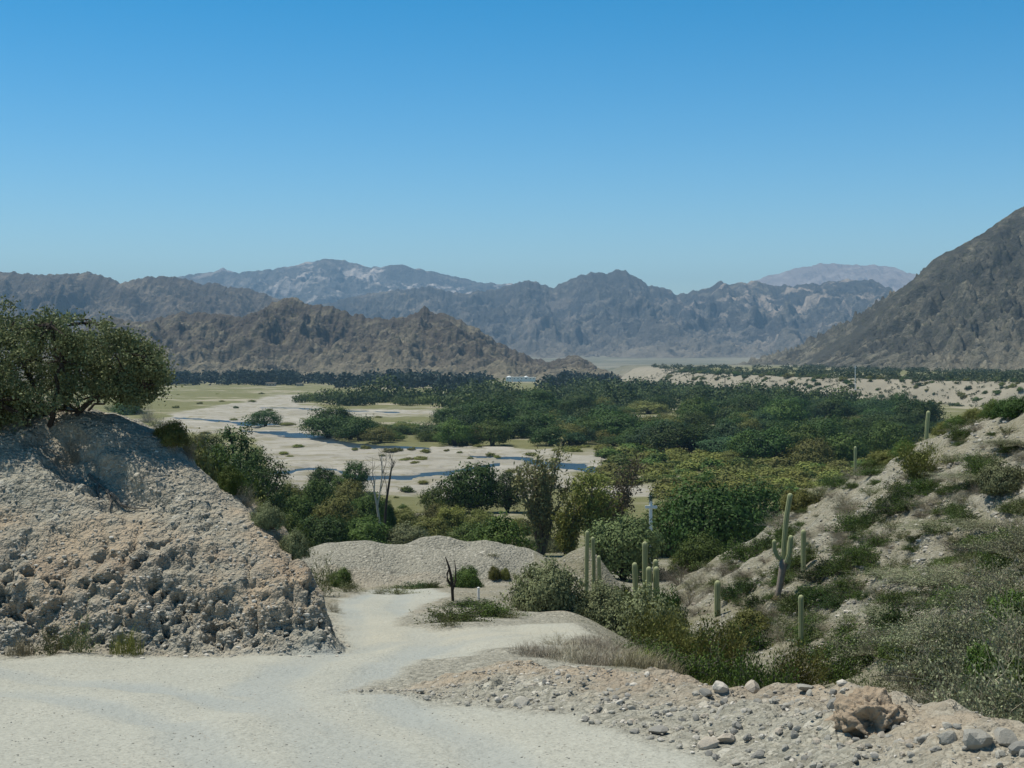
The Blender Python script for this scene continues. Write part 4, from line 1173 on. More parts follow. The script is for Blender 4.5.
# around the mounds and the far stretch of road
nb(341, 586, 30, 17, 'fine', 'mid', 'green bush at the foot of the left gravel mound, nearest the bank')
nb(322, 571, 20, 30, 'twig', 'weed', 'tall thin weeds at the back edge of the cut bank tip', 'weed', 'weed', d=52)
nb(334, 606, 22, 14, 'twig', 'dry', 'dry grey weed beside the bank tip and far road', 'weed', 'weed', d=40)
nb(400, 594, 50, 14, 'twig', 'weed', 'low grey green weeds along the middle foot of the left mound', 'weed', 'weed')
nb(380, 594, 24, 10, 'twig', 'weed', 'small grey weed patch left of the low weeds at the mound foot', 'weed', 'weed')
nb(432, 588, 24, 12, 'twig', 'green', 'small green weed by the dead cactus stump', 'weed', 'weed')
nb(466, 587, 36, 19, 'fine', 'mid', 'rounded green bush right behind the dead cactus stump')
nb(494, 578, 14, 12, 'fine', 'olive', 'small brown olive bush on the mound foot, left of its twin')
nb(505, 578, 12, 11, 'fine', 'olive', 'tiny brown olive bush on the mound foot, right of its twin')
nb(493, 556, 18, 6, 'twig', 'weed', 'flat weed patch on the face of the left mound', 'weed', 'weed')
nb(456, 622, 74, 26, 'twig', 'green', 'spiky green bush on the road island, left end', 'bush')
nb(490, 616, 70, 26, 'twig', 'green', 'spiky green bush on the road island in front of the white post')
nb(474, 606, 60, 14, 'twig', 'scrub', 'dark low bush at the back of the road island')
nb(520, 600, 44, 18, 'twig', 'dry', 'grey dry bush between the road island and the large pale bush', 'dry_bush')
nb(415, 588, 44, 12, 'twig', 'scrub', 'dark green weeds at the right foot of the left mound', 'weed', 'weed')
nb(350, 592, 40, 16, 'twig', 'weed', 'grey green weeds on the far road edge by the bank tip', 'weed', 'weed')
nb(520, 580, 36, 14, 'twig', 'weed', 'grey weeds between the two gravel mounds', 'weed', 'weed')
nb(680, 584, 54, 30, 'twig', 'dry', 'grey leafless bush where the hillside meets the gully', 'dry_bush')
nb(702, 566, 56, 32, 'fine', 'mid', 'green bush at the foot of the hillside nose below the big dark tree')
nb(664, 580, 44, 24, 'twig', 'scrub', 'dark wispy bush right of the cactus cluster')
nb(676, 556, 50, 26, 'fine', 'olive', 'olive bush in the dip between cactus cluster and big dark tree')
nb(448, 626, 36, 16, 'twig', 'weed', 'low grey weed at the tip of the road island', 'weed', 'weed')
nb(510, 618, 40, 14, 'twig', 'weed', 'low grey weed on the right of the road island', 'weed', 'weed')
# the tangle beside the road
nb(551, 618, 78, 58, 'fine', 'grey', 'large rounded pale green bush beside the far road', d=42)
nb(520, 610, 44, 30, 'twig', 'weed', 'feathery grey weed left of the large pale bush', 'weed', 'weed', d=44)
nb(604, 622, 66, 40, 'fine', 'grey', 'grey green bush right of the large pale bush', d=42)
nb(643, 625, 84, 36, 'fine', 'grey', 'sprawling grey green bush below the cactus cluster', d=41)
nb(622, 614, 40, 24, 'fine', 'mid', 'darker green bush in front of the cactus cluster', d=44)
nb(668, 612, 40, 26, 'fine', 'dark', 'small dark bush at the right end of the sprawling bush', d=44)
nb(690, 596, 50, 24, 'twig', 'dry', 'grey leafless bush at the hillside foot by the sprawling bush', 'dry_bush', d=52)
for i, (u, b, w, h, fam, k, dd, lb) in enumerate([
    (640, 668, 90, 40, 'twig', 'green', 31, 'green wispy bush on the left of the grassy hollow'), (690, 668, 100, 46, 'twig', 'green', 31, 'green wispy bush in the middle of the grassy hollow'), (735, 670, 80, 40, 'twig', 'green', 30, 'green wispy bush on the right of the grassy hollow'),
    (720, 655, 90, 44, 'twig', 'broom', 34, 'broom like olive bush at the back of the grassy hollow'), (668, 650, 80, 38, 'twig', 'broom', 35, 'broom like olive bush behind the left of the hollow'), (775, 668, 60, 30, 'twig', 'weed', 30, 'grey green weed at the right lip of the hollow'),
    (762, 672, 84, 46, 'twig', 'green', 28, 'green wispy bush at the right end of the grassy hollow'), (800, 670, 80, 38, 'twig', 'broom', 29, 'olive broom bush on the right edge of the grassy hollow'), (838, 668, 80, 34, 'twig', 'green', 30, 'green wispy bush between the hollow and the thorny thicket'), (870, 680, 70, 36, 'twig', 'weed', 26, 'grey green weed behind the berm left of the thicket'),
    (700, 640, 90, 42, 'twig', 'green', 37, 'green wispy bush below the short fat cactus, left'), (748, 642, 70, 36, 'twig', 'scrub', 38, 'dark green wispy bush below the short fat cactus, right'), (655, 640, 90, 46, 'twig', 'broom', 36, 'tall olive broom bush between the sprawling bush and the hollow'), (825, 660, 60, 30, 'twig', 'scrub', 33, 'dark green wispy bush right of the lone straight cactus'),
    (615, 662, 70, 34, 'twig', 'dry', 29, 'dry grey tangle between the straw grass and green hollow'), (590, 662, 60, 34, 'twig', 'dry', 28.5, 'dry grey twigs behind the cobbled berm, middle'), (558, 660, 60, 34, 'twig', 'dry', 28.5, 'dry grey stalks behind the cobbled berm, left'),
    (600, 668, 70, 38, 'twig', 'dry', 25.5, 'grey leafless tangle on the slope right behind the berm'), (632, 672, 60, 32, 'twig', 'dry', 25, 'grey leafless bush at the left lip of the green hollow'), (565, 664, 60, 28, 'twig', 'dry', 26, 'low grey leafless bush at the end of the side road'),
    (640, 672, 60, 24, 'twig', 'dry', 27, 'low dry twigs at the berm edge below the green hollow')]):
    nb(u, b, w, h, fam, k, lb, 'bush' if k != 'dry' else 'dry_bush', 'bush', dd)
for i, (u, dd, w, h, k) in enumerate([(540, 25.5, 50, 26, 'dry'), (575, 25, 60, 30, 'dry'), (605, 24.5, 60, 30, 'dry'), (632, 24, 50, 30, 'straw'), (528, 26, 40, 20, 'dry'), (655, 24, 50, 30, 'straw'), (590, 27, 60, 30, 'dry'), (700, 28, 50, 28, 'olive'), (745, 28, 50, 30, 'straw'), (770, 27, 40, 26, 'olive'), (665, 28, 44, 28, 'straw'), (720, 27, 44, 24, 'green'), (800, 26, 40, 24, 'straw'), (640, 29, 40, 26, 'green')]):
    nb(u, 0, w, h, 'grass', k, {'dry': 'tuft of dry grey grass behind the berm, left of the hollow', 'straw': 'tuft of straw coloured grass along the lip of the grassy hollow', 'olive': 'tuft of olive grass along the lip of the grassy hollow', 'green': 'tuft of fresh green grass in the grassy hollow'}[k], 'grass_tuft', 'grass', dd, 'grass tufts behind the berm')

# the stony hillside on the right
HS = [(918, 478, 58, 42, 'twig', 'broom', 'broad olive broom bush high on the hillside below the lone cactus'), (905, 500, 36, 26, 'twig', 'scrub', 'dark bush on the hillside below the broad broom bush'), (893, 512, 34, 22, 'twig', 'scrub', 'dark bush low left of its neighbour under the broom bush'),
      (855, 530, 44, 28, 'twig', 'green', 'mid green bush halfway up the stony hillside'), (838, 536, 30, 20, 'twig', 'dry', 'grey dry bush halfway up the hillside'), (862, 562, 40, 26, 'twig', 'green', 'green bush right of the big branching cactus'), (832, 572, 44, 26, 'twig', 'scrub', 'dark green bush right of the short cactus column'),
      (822, 594, 44, 16, 'twig', 'scrub', 'dark bush under the branching cactus, right'), (752, 588, 34, 20, 'twig', 'scrub', 'dark bush under the branching cactus, left'), (848, 588, 40, 20, 'twig', 'green', 'low green bush between the cactus columns and scree'), (822, 600, 40, 20, 'twig', 'scrub', 'low dark bush above the lone straight cactus'),
      (770, 620, 40, 26, 'twig', 'dry', 'grey dry bush between the two straight cactus columns'), (785, 640, 50, 36, 'twig', 'dry', 'tall grey dry bush left of the straight cactus'), (750, 640, 44, 30, 'fine', 'olive', 'olive bush at the gully bottom below the short cactus'), (830, 640, 40, 16, 'twig', 'weed', 'grey weed right of the straight cactus foot'),
      (868, 655, 90, 40, 'twig', 'green', 'bright green bush at the foot of the thorny thicket'), (905, 625, 60, 36, 'twig', 'scrub', 'dark green bush inside the left of the thorny thicket'), (745, 558, 44, 30, 'twig', 'green', 'green bush on the lower ridge left of the cactus'), (725, 575, 34, 24, 'twig', 'dry', 'grey dry bush on the lower ridge'),
      (755, 535, 40, 26, 'fine', 'olive', 'olive bush on the ridge line above the scree'), (780, 525, 34, 22, 'twig', 'dry', 'grey dry bush on the ridge line'), (800, 510, 36, 22, 'fine', 'olive', 'olive bush on the ridge behind the tall cactus'), (820, 500, 34, 20, 'twig', 'weed', 'grey green bush on the ridge, right of the tall cactus'),
      (838, 486, 30, 20, 'twig', 'green', 'green bush on the ridge line below the tiny far cactus'), (858, 478, 36, 18, 'twig', 'dry', 'grey dry bush on the ridge line near the tiny far cactus'), (700, 585, 36, 24, 'twig', 'dry', 'grey dry bush low on the ridge nose'), (690, 572, 34, 20, 'fine', 'olive', 'olive bush at the ridge nose'),
      (985, 474, 40, 26, 'twig', 'green', 'leafy green bush on the scree near the right edge'), (1002, 490, 40, 30, 'fine', 'grey', 'grey leaved bush by the leafy green one near the right edge'), (975, 488, 30, 22, 'twig', 'scrub', 'dark bush left of the grey leaved one on the scree'), (950, 462, 26, 16, 'twig', 'weed', 'grey weed on the bare scree of the upper hillside'),
      (960, 512, 40, 20, 'twig', 'green', 'low green bush below the dark one on the scree'), (925, 505, 40, 18, 'twig', 'dry', 'grey dry bush below the broom bush'), (880, 540, 36, 18, 'twig', 'dry', 'grey dry bush above the thorny thicket'), (850, 512, 34, 18, 'twig', 'dry', 'grey dry bush on the upper scree'), (975, 425, 30, 14, 'twig', 'weed', 'small weed on the pale upper scree')]
for u, b, w, h, fam, k, lb in HS: nb(u, b, w, h, fam, k, lb, 'hillside_bush' if k != 'dry' else 'dry_bush', 'bush', wide=1.2)
for u, b in [(860, 556), (882, 546), (842, 572), (818, 580), (797, 567), (905, 492), (890, 507), (872, 522), (735, 546), (716, 556), (772, 546), (790, 536), (925, 492), (800, 606), (760, 606), (842, 606), (885, 575), (735, 596)]:
    nb(u, b, 46, 22, 'twig', R_.choice(['scrub', 'scrub', 'green']), 'dark feathery bush in the green bands crossing the stony hillside', 'hillside_bush', 'bush', group='feathery bushes banding the hillside')
CREST = [(1016, 412, 44, 20, 'dark'), (996, 414, 36, 18, 'mid'), (975, 418, 30, 14, 'olive'), (958, 424, 28, 12, 'mid'), (944, 431, 26, 12, 'olive'), (905, 452, 30, 14, 'mid'), (885, 460, 30, 14, 'olive'), (870, 468, 26, 12, 'mid')]
for u, b, w, h, k in CREST: nb(u, b + 3, w, h, 'fine', k, {'dark': 'darkest bush on the hill crest at the right picture edge', 'mid': 'green bush on the crest line of the right-hand hill', 'olive': 'olive bush on the crest line of the right-hand hill'}[k], 'hillside_bush', 'bush', None, 'bushes along the hill crest')
# small growth scattered over the hillside
rs = np.random.default_rng(131); n = 0
while n < 310:
    u, v = rs.uniform(690, 1030), rs.uniform(430, 650)
    x, y, z = at_px(u, v, 16)
    Xg = float(hill_params(np.array([y]))[0][0])
    if y > 100 or x < Xg + .5: continue
    k = rs.choice(['dry', 'dry', 'weed', 'weed', 'green', 'green']); s = rs.uniform(.25, .75)
    put('small_shrub', R_.choice(P_TWIG[k]), (x, y, z - .03), (s, s, s * .8), rs.uniform(0, 6.28), {'dry': 'small grey dry shrub among the stones of the right-hand hillside', 'weed': 'small grey green shrub among the stones of the right-hand hillside', 'green': 'small green shrub among the stones of the right-hand hillside'}[k], 'shrub', 'small shrubs on the hillside')
    n += 1
# thorny thicket at the lower right
TH = [(985, 24, 130, 560), (1030, 22, 120, 550), (945, 27, 120, 592), (900, 30, 100, 610), (1010, 28, 130, 535), (965, 33, 120, 552), (920, 36, 110, 570), (1000, 37, 120, 512), (1030, 31, 110, 505), (955, 22, 90, 640), (1040, 19, 110, 590), (1000, 20.5, 90, 625), (895, 33, 80, 600), (940, 40, 90, 540), (985, 43, 90, 505), (1020, 45, 80, 488), (870, 32, 60, 628), (920, 25, 70, 640), (1015, 17.5, 60, 650)]
for u, dd, w, h in TH:
    nb(u, h + 40, w, 40, 'twig', 'thorn', 'grey green thorny bush in the tangled thicket at the lower right', 'thorn_bush', 'bush', dd, 'thorny thicket')
for u, dd, w, h in [(960, 30, 60, 585), (1015, 25, 70, 590), (930, 33, 60, 590), (990, 35, 60, 545), (905, 28, 60, 640), (945, 24.5, 60, 650), (985, 21, 60, 650), (1020, 20, 60, 660), (1010, 33, 60, 530), (955, 36, 50, 560)]:
    nb(u, h + 40, w, 40, 'fine', 'mid', 'leafy green bush showing through the thorny thicket', 'thicket_bush', 'bush', dd, 'green bushes within the thicket')

# plants on and before the cut bank
nb(78, 640, 40, 40, 'twig', 'weed', 'spiky yellow green weed at the foot of the cut bank', 'weed', 'weed', d=26.2)
nb(52, 640, 44, 30, 'twig', 'weed', 'sprawling weed left of the spiky one at the bank foot', 'weed', 'weed', d=26.2)
nb(126, 640, 30, 26, 'grass', 'green', 'pale green grass tuft at the foot of the cut bank', 'grass_tuft', 'grass', d=26.3)
nb(20, 640, 30, 16, 'grass', 'straw', 'straw grass tuft at the bank foot near the left edge', 'grass_tuft', 'grass', d=26.2)
nb(4, 432, 84, 66, 'twig', 'broom', 'yellow green broom bush under the left edge of the tree', d=31)
nb(-24, 430, 80, 60, 'twig', 'broom', 'broom bush at the picture edge beside the tree', d=31.5)
nb(70, 450, 40, 34, 'twig', 'dry', 'dark dry twigs around the foot of the bank tree', 'dry_bush', d=30.2)

# --------------------------- the acacia on the bank
def bank_tree():
    x0, y0, z0 = at_d(48, 31.0)
    t = empty('acacia_tree', (x0, y0, z0)); tag(t, 'broad dark limbed acacia leaning over the top of the cut bank', 'tree')
    r = np.random.default_rng(55); s = y0 / F
    def P(px, py, dy=0.): return np.array([(px - 512) / F * (y0 + dy) - x0, dy, (HOR - py) / F * (y0 + dy) - z0])
    w = MB()
    L = [([P(50, 455), P(62, 432), P(80, 412), P(100, 395, -.3), P(124, 372, -.5), P(140, 358, -.6)], .12), ([P(50, 455), P(48, 425, .2), P(40, 395, .3), P(25, 362, .4), P(8, 335, .5)], .13), ([P(52, 452), P(60, 420, .3), P(70, 390, .8), P(85, 350, 1.0), P(92, 322, 1.1)], .11),
         ([P(48, 452), P(30, 425, -.3), P(0, 400, -.6), P(-40, 380, -.8), P(-80, 360, -.8)], .11), ([P(62, 432), P(88, 402, -.2), P(118, 389, -.3), P(140, 386, -.3)], .055), ([P(48, 440), P(56, 400, -.6), P(60, 360, -1.0), P(50, 325, -1.2)], .10), ([P(54, 450), P(70, 425, .6), P(98, 404, 1.4), P(130, 385, 1.9)], .08), ([P(50, 450), P(30, 410, 1.0), P(-20, 370, 1.6), P(-60, 340, 1.8)], .09)]
    for path, rad in L:
        path = np.array(path); k = np.linspace(0, len(path) - 1, 12)
        q = np.stack([np.interp(k, np.arange(len(path)), path[:, a]) for a in range(3)], 1) + r.normal(size=(12, 3)) * .03
        tube(w, q, .72 * rad * np.linspace(1, .25, 12), 7)
    c = []
    while len(c) < 400:
        px = r.uniform(-110, 160); top = np.interp(px, [-110, -60, 0, 40, 80, 110, 140, 160], [330, 305, 300, 302, 316, 322, 342, 366]); bot = np.interp(px, [-110, 0, 20, 60, 100, 130, 160], [416, 428, 424, 402, 396, 397, 397])
        py = top + (bot - top) * r.uniform(0, 1) ** .85; dy = r.uniform(-1.35, 1.35) * (1 - ((px - 25) / 150) ** 2 * .6)
        if noise3(px / 34, py / 26, dy * 1.2, 71) < -.36: continue
        if abs(px - 66) < 20 and py > 392 and r.random() < .7: continue
        c.append(P(px, py, dy))
    c = np.array(c); c = np.concatenate([c, c + r.normal(size=c.shape) * .14])
    ends = np.concatenate([np.array(p[0])[2:] for p in L])
    for p in c[::2]:
        e = ends[np.argmin(np.linalg.norm(ends - p, axis=1))]
        if np.linalg.norm(e - p) > .9: continue
        tube(w, [e, (e + p) / 2 + r.normal(size=3) * .1, p], [.028, .018, .006], 4, cap=False)
    w.build('trunk', W_DARK, t)
    m = MB(); clump_leaves(m, r, c, 92, .12, .042, 0, 1.7, .55)
    m.build('crown', L_ACACIA, t)
    # roots laid bare by the cut
    w = MB()
    for path in ([(90, 474), (96, 481), (103, 486), (109, 493), (112, 501), (110, 509)], [(99, 483), (98, 490), (101, 498), (107, 505)], [(106, 489), (113, 494), (121, 504), (134, 508), (147, 508)]):
        q = [np.array(at_px(*p, 20)) - np.array([x0, y0 + .06, z0]) for p in path]
        tube(w, q, np.linspace(.034, .012, len(q)), 6)
    w.build('root', W_GREY, t)
bank_tree()

# --------------------------- cactus
def mat_cactus():
    t = NT('cactus_skin')
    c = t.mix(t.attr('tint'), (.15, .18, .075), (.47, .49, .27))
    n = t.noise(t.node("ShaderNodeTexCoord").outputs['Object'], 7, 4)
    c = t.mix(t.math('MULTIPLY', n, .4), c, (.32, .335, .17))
    return t.done(t.principled(c, .6, .25))
M_CACTUS = mat_cactus()

def cactus_column(mb, path, rad, ribs=11):
    path = np.asarray(path, float)
    n = 22; k = np.linspace(0, len(path) - 1, n)
    q = np.stack([np.interp(k, np.arange(len(path)), path[:, a]) for a in range(3)], 1)
    ker = np.array([.25, .5, .25])
    for _ in range(3): q[1:-1] = .25 * q[:-2] + .5 * q[1:-1] + .25 * q[2:]
    tang = np.gradient(q, axis=0); tang /= np.linalg.norm(tang, axis=1)[:, None]
    a = np.cross(tang, np.array([0, 1., 0.2])); a /= np.linalg.norm(a, axis=1)[:, None]; b = np.cross(tang, a)
    prof = np.ones(n); prof[0] = .85
    # rounded tip
    tip = np.linspace(0, 1, 6)[1:]
    extra = q[-1] + tang[-1] * (rad * 1.15 * np.sin(tip * np.pi / 2))[:, None]; pe = np.cos(tip * np.pi / 2); pe[-1] = .06
    q = np.vstack([q, extra]); a = np.vstack([a, np.repeat(a[-1:], 5, 0)]); b = np.vstack([b, np.repeat(b[-1:], 5, 0)]); prof = np.concatenate([prof, pe])
    S = ribs * 4; th = np.arange(S) / S * 2 * np.pi
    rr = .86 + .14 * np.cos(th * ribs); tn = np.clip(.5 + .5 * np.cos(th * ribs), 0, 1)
    v = q[:, None, :] + rad * prof[:, None, None] * rr[None, :, None] * (np.cos(th)[None, :, None] * a[:, None, :] + np.sin(th)[None, :, None] * b[:, None, :])
    N = len(q); i = np.arange(N - 1)[:, None] * S; j = np.arange(S)[None, :]; j2 = (j + 1) % S
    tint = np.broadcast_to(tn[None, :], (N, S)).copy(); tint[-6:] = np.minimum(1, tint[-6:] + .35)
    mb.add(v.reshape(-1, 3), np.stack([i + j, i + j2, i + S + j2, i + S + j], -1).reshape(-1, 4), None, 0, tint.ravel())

def cactus(px0, d, label, columns, rad_px, trunk=None, rows=None, stub=False, base_px=None):
    """columns: pixel polylines of each column or arm, read off the photograph and built at distance d"""
    x0, y0, z0 = at_d(px0, d) if base_px is None else at_px(px0, base_px, 20)
    t = empty('cactus', (x0, y0, z0)); tag(t, label, 'cactus', None)
    s = y0 / F
    def P(p): return np.array([(p[0] - px0) * s, p[2] if len(p) > 2 else 0, (HOR - p[1]) * s - z0])
    gy = HOR - z0 / s
    for nm, pts, rp in columns:
        pts = [list(p) for p in pts]
        if nm == 'column': pts[0][1] = max(pts[0][1], gy + 1) if trunk is None else pts[0][1]
        mb = MB(); cactus_column(mb, [P(p) for p in pts], rp * s * 1.06)
        mb.build(nm, M_CACTUS, t, True)
    if trunk is not None:
        mb = MB(); path = np.array([P(p) for p in trunk]); tube(mb, path, np.array([2.6, 3.3, 3.6, 4.2])[:len(path)] * s, 14)
        mb.build('trunk', mat_plain('woody_cactus_trunk', (.25, .21, .17), .9, .4, 9), t, True)
        mb = MB(); r = np.random.default_rng(3); b = path[0]
        for k in range(26):
            an = k / 26 * 6.283; e = b + np.array([math.cos(an) * r.uniform(2.5, 6) * s, math.sin(an) * 4 * s, -r.uniform(1, 4) * s])
            tube(mb, [b + np.array([math.cos(an), math.sin(an), 0]) * 2.4 * s + [0, 0, s], e], [1.1 * s, .5 * s], 4)
        mb.build('torn_base', mat_plain('torn_cactus_wood', (.42, .30, .17), .9, .4, 9), t)
    if stub:
        mb = MB(); r = np.random.default_rng(int(px0))
        tube(mb, [P((px0, gy + 3)), P((px0 + .3, gy - 6))], [rad_px * s * .9, rad_px * s * .92], 12)
        mb.build('corky_base', W_DARK, t)
    return t

cactus(588, 55, 'cactus of a tall and a shorter column standing together behind the pale bush', [('column', [(586.5, 600), (586.7, 560), (587.3, 533)], 2.0), ('column', [(594, 600, .3), (594.2, 565, .3), (593.3, 540, .3)], 1.9), ('column', [(599, 600, -.2), (599, 575, -.2), (598.5, 557, -.2)], 1.9)], 2)
cactus(646, 50, 'cactus cluster of one tall and four short columns above the sprawling bush', [('column', [(645, 600), (645, 570), (645, 544.5)], 2.6), ('column', [(635.5, 600), (635.5, 580), (634.8, 565.5)], 2.6), ('column', [(648, 600, -.35), (648.3, 585, -.35), (648, 568.5, -.35)], 2.8), ('column', [(657, 600, .3), (656.5, 575, .3), (656.5, 563.5, .3)], 2.6), ('column', [(655.5, 600, -.3), (655.5, 582, -.3), (655.5, 568.5, -.3)], 2.7)], 2.7)
cactus(717.4, 47.5, 'single short fat cactus column on the scree at the hillside foot', [('column', [(717.4, 618), (717.4, 600), (717.6, 584)], 3.0)], 3.0, stub=True, base_px=616)
cactus(780, 45, 'tall branching cactus with a bare woody trunk on the hillside', [
    ('column', [(783.5, 564), (784, 545), (786, 520), (790, 496)], 2.5), ('arm', [(783, 561), (777, 556), (774.5, 549), (774.3, 542)], 2.1), ('arm', [(785, 562, -.2), (788, 552, -.25), (789.2, 537, -.25)], 2.4),
    ('arm', [(785, 563, .2), (789.5, 556, .25), (792, 543, .3)], 2.3), ('arm', [(783, 570), (788, 568), (789.2, 561)], 1.6)], 2.5, trunk=[(777.5, 597), (780, 584), (782, 572), (784, 560)], base_px=600)
cactus(803.4, 46.5, 'straight cactus column with a small bud just right of the branching one', [('column', [(803.4, 575), (803.4, 550), (803.4, 532.5)], 2.5), ('bud', [(804.5, 546), (806.5, 545), (807, 543.5)], 1.2)], 2.5, base_px=571)
cactus(801.2, 38, 'lone straight cactus column standing at the bottom of the hillside', [('column', [(801.4, 648), (801.2, 620), (801.0, 598)], 2.6)], 2.6, stub=True, base_px=646)
cactus(926.5, 64, 'pale leaning cactus column on the crest of the hill against the trees', [('column', [(926.3, 440), (927, 425), (928.3, 413)], 1.9)], 1.9)
cactus(855.3, 74, 'tiny far cactus column on the ridge before the meadow', [('column', [(855.3, 470), (855.3, 455), (855.3, 448)], 1.4)], 1.4)

# dead forked cactus stump by the far road
def stump():
    x0, y0, z0 = at_px(453, 601, 30)
    t = empty('dead_stump', (x0, y0, z0)); tag(t, 'dark forked dead stump standing beside the far road', 'stump')
    s = y0 / F
    def P(px, py, dy=0.): return np.array([(px - 453) * s, dy, (HOR - py) * s - z0])
    w = MB()
    tube(w, [P(453, 603), P(452.5, 594), P(452.3, 586), P(451, 576), P(449, 567), P(445.5, 557)], np.array([1.5, 1.5, 1.6, 1.4, 1.1, .5]) * s, 7)
    tube(w, [P(451.5, 586), P(447.5, 580), P(447, 574), P(449.5, 568)], np.array([1.3, 1.3, 1.0, .8]) * s, 6)
    w.build('trunk', W_DARK, t)
    w = MB(); tube(w, [P(453, 590, .1), P(455.5, 580, .2), P(455.3, 570, .2), P(454.5, 561, .2)], np.array([1.0, .9, .7, .3]) * s, 6)
    w.build('branch', W_DARK, t)
stump()

# --------------------------- made things
M_WHITE = mat_plain('white_paint', (.80, .80, .77), .6, .05, 20)
def box(mb, c, size, mat=0, bevel=0.0):
    c = np.asarray(c, float); h = np.asarray(size, float) / 2
    v = np.array([[sx, sy, sz] for sx in (-1, 1) for sy in (-1, 1) for sz in (-1, 1)]) * h + c
    mb.add(v, [(0, 1, 3, 2), (4, 6, 7, 5), (0, 4, 5, 1), (2, 3, 7, 6), (0, 2, 6, 4), (1, 5, 7, 3)], None, mat)

def white_post():
    x, y, z = at_px(478.5, 600, 30); s = y / F
    t = empty('marker_post', (x, y, z)); tag(t, 'short white marker post behind the spiky road island bush', 'post')
    H = (HOR - 587.5) * s - z
    m = MB(); tube(m, [(0, 0, -.2), (0, 0, H * .5), (0, 0, H - .02)], [.045, .045, .043], 12); m.build('post', M_WHITE, t)
    m = MB(); tube(m, [(0, 0, H - .02), (0, 0, H)], [.05, .048], 12); m.build('cap', M_WHITE, t)
white_post()

def cross():
    x, y, z = at_d(650.7, 96); s = y / F
    t = empty('wayside_cross', (x, y, z)); tag(t, 'white wayside cross with a dark wreath on its top', 'cross')
    top = (HOR - 495.5) * s - z; bar = (HOR - 506.8) * s - z
    m = MB(); box(m, (0, 0, (top + .0 - .3) / 2), (.21, .14, top + .3)); m.build('upright', M_WHITE, t)
    m = MB(); box(m, (.02, -.122, bar), (.82, .10, .19)); m.build('crossbar', M_WHITE, t)
    r = np.random.default_rng(4); m = MB(); c = np.stack([np.zeros(90), np.full(90, -.1), np.full(90, top - .12)], 1) + r.normal(size=(90, 3)) * np.array([.12, .04, .14])
    leaves(m, c, .085, r); m.build('wreath', L_BLUE, t)
cross()

def house(px, base, w, h, depth, label, wallmat, roofmat, nwin, parts, group=None):
    """a low building at the foot of the hills; parts: (offset px, width px, height px, dome?)"""
    x, y = valley_pt(px, base); y = min(y, 1500); x = (px - 512) / F * y
    z = float(height(np.array([x]), np.array([y]))[0]); zb = (HOR - base) / F * y
    z = max(z, zb)
    t = empty('house', (x, y, z)); tag(t, label, 'house', group); s = y / F
    dk = mat_plain('dark_opening', (.03, .03, .035), .5)
    for off, pw, ph, dome in parts:
        m = MB(); X = off * s; W, H = pw * s, ph * s
        box(m, (X, 0, H / 2 - 2), (W, depth, H + 4)); wl = m.build('wall', wallmat, t)
        m = MB()
        if dome:
            tube(m, [(X, 0, H * f) for f in (.98, 1.15, 1.32, 1.45)], [W * .40, W * .36, W * .22, W * .05], 16)
        else:
            box(m, (X, 0, H + .2), (W + .8, depth + .8, .4)); 
        m.build('roof', roofmat, t)
        k = max(1, int(pw / 3))
        for i in range(k):
            m = MB(); box(m, (X + (i + .5 - k / 2) * W / k, -depth / 2 - .02, H * .45), (W / k * .3, .1, H * .35)); m.build('window', dk, t)
    return t
ADOBE = mat_plain('adobe_wall', (.42, .34, .26), .9, .15, 2)
house(520, 379.6, 26, 4, 10, 'long white building with low domes at the foot of the hill', M_WHITE, M_WHITE, 4, [(-11, 6, 2.6, True), (-2, 11, 2.4, False), (6, 5, 2.6, True), (12, 7, 2.0, False)])
house(271, 386, 10, 3, 8, 'pale tan house among the far trees on the left', ADOBE, ADOBE, 2, [(0, 9, 3, False)])
house(300, 386, 6, 3, 8, 'small tan house just right of the pale tan one', ADOBE, ADOBE, 1, [(0, 6, 2.4, False)])
house(392, 388, 12, 3, 8, 'low adobe house with flat roof before the far trees', ADOBE, ADOBE, 2, [(-3, 6, 2.4, False), (4, 6, 3, False)])
house(440, 388, 10, 3, 8, 'adobe house right of the low flat roofed one', ADOBE, ADOBE, 2, [(0, 9, 2.6, False)])

def pole(px, top, d, label, mat, rad, zextra=0):
    x, y, z = at_d(px, d); t = empty('pole', (x, y, z)); tag(t, label, 'pole')
    H = (HOR - top) / F * y - z
    m = MB(); tube(m, [(0, 0, -.5), (0, 0, H * .5), (0, 0, H)], [rad, rad * .9, rad * .8], 8); m.build('shaft', mat, t)
    m = MB(); box(m, (0, 0, H * .93), (1.6, .12, .12)); m.build('crossarm', mat, t)
pole(855.2, 366, 780, 'pale tall pole standing on the terrace below the right mountain', M_WHITE, .22)
pole(725, 376, 960, 'dark post standing before the pale bluff', W_DARK, .30)

# --------------------------- stones
def rock_unit(seed, sub=2, rough=.28, flat=.7):
    import bmesh
    bm = bmesh.new(); bmesh.ops.create_icosphere(bm, subdivisions=sub, radius=1)
    v = np.array([p.co for p in bm.verts]); f = np.array([[q.index for q in p.verts] for p in bm.faces]); bm.free()
    n = fbm3(v[:, 0] * 1.1 + seed, v[:, 1] * 1.1, v[:, 2] * 1.1, 3, seed)
    v = v * (1 + rough * n)[:, None]
    r = np.random.default_rng(seed)
    for k in range(5):                         # broken faces
        a = r.normal(size=3); a /= np.linalg.norm(a); dd = v @ a; lim = r.uniform(.55, .85)
        v = v - np.where(dd > lim, dd - lim, 0)[:, None] * a * .85
    return v * np.array([1, r.uniform(.7, 1), flat * r.uniform(.8, 1.1)]), f

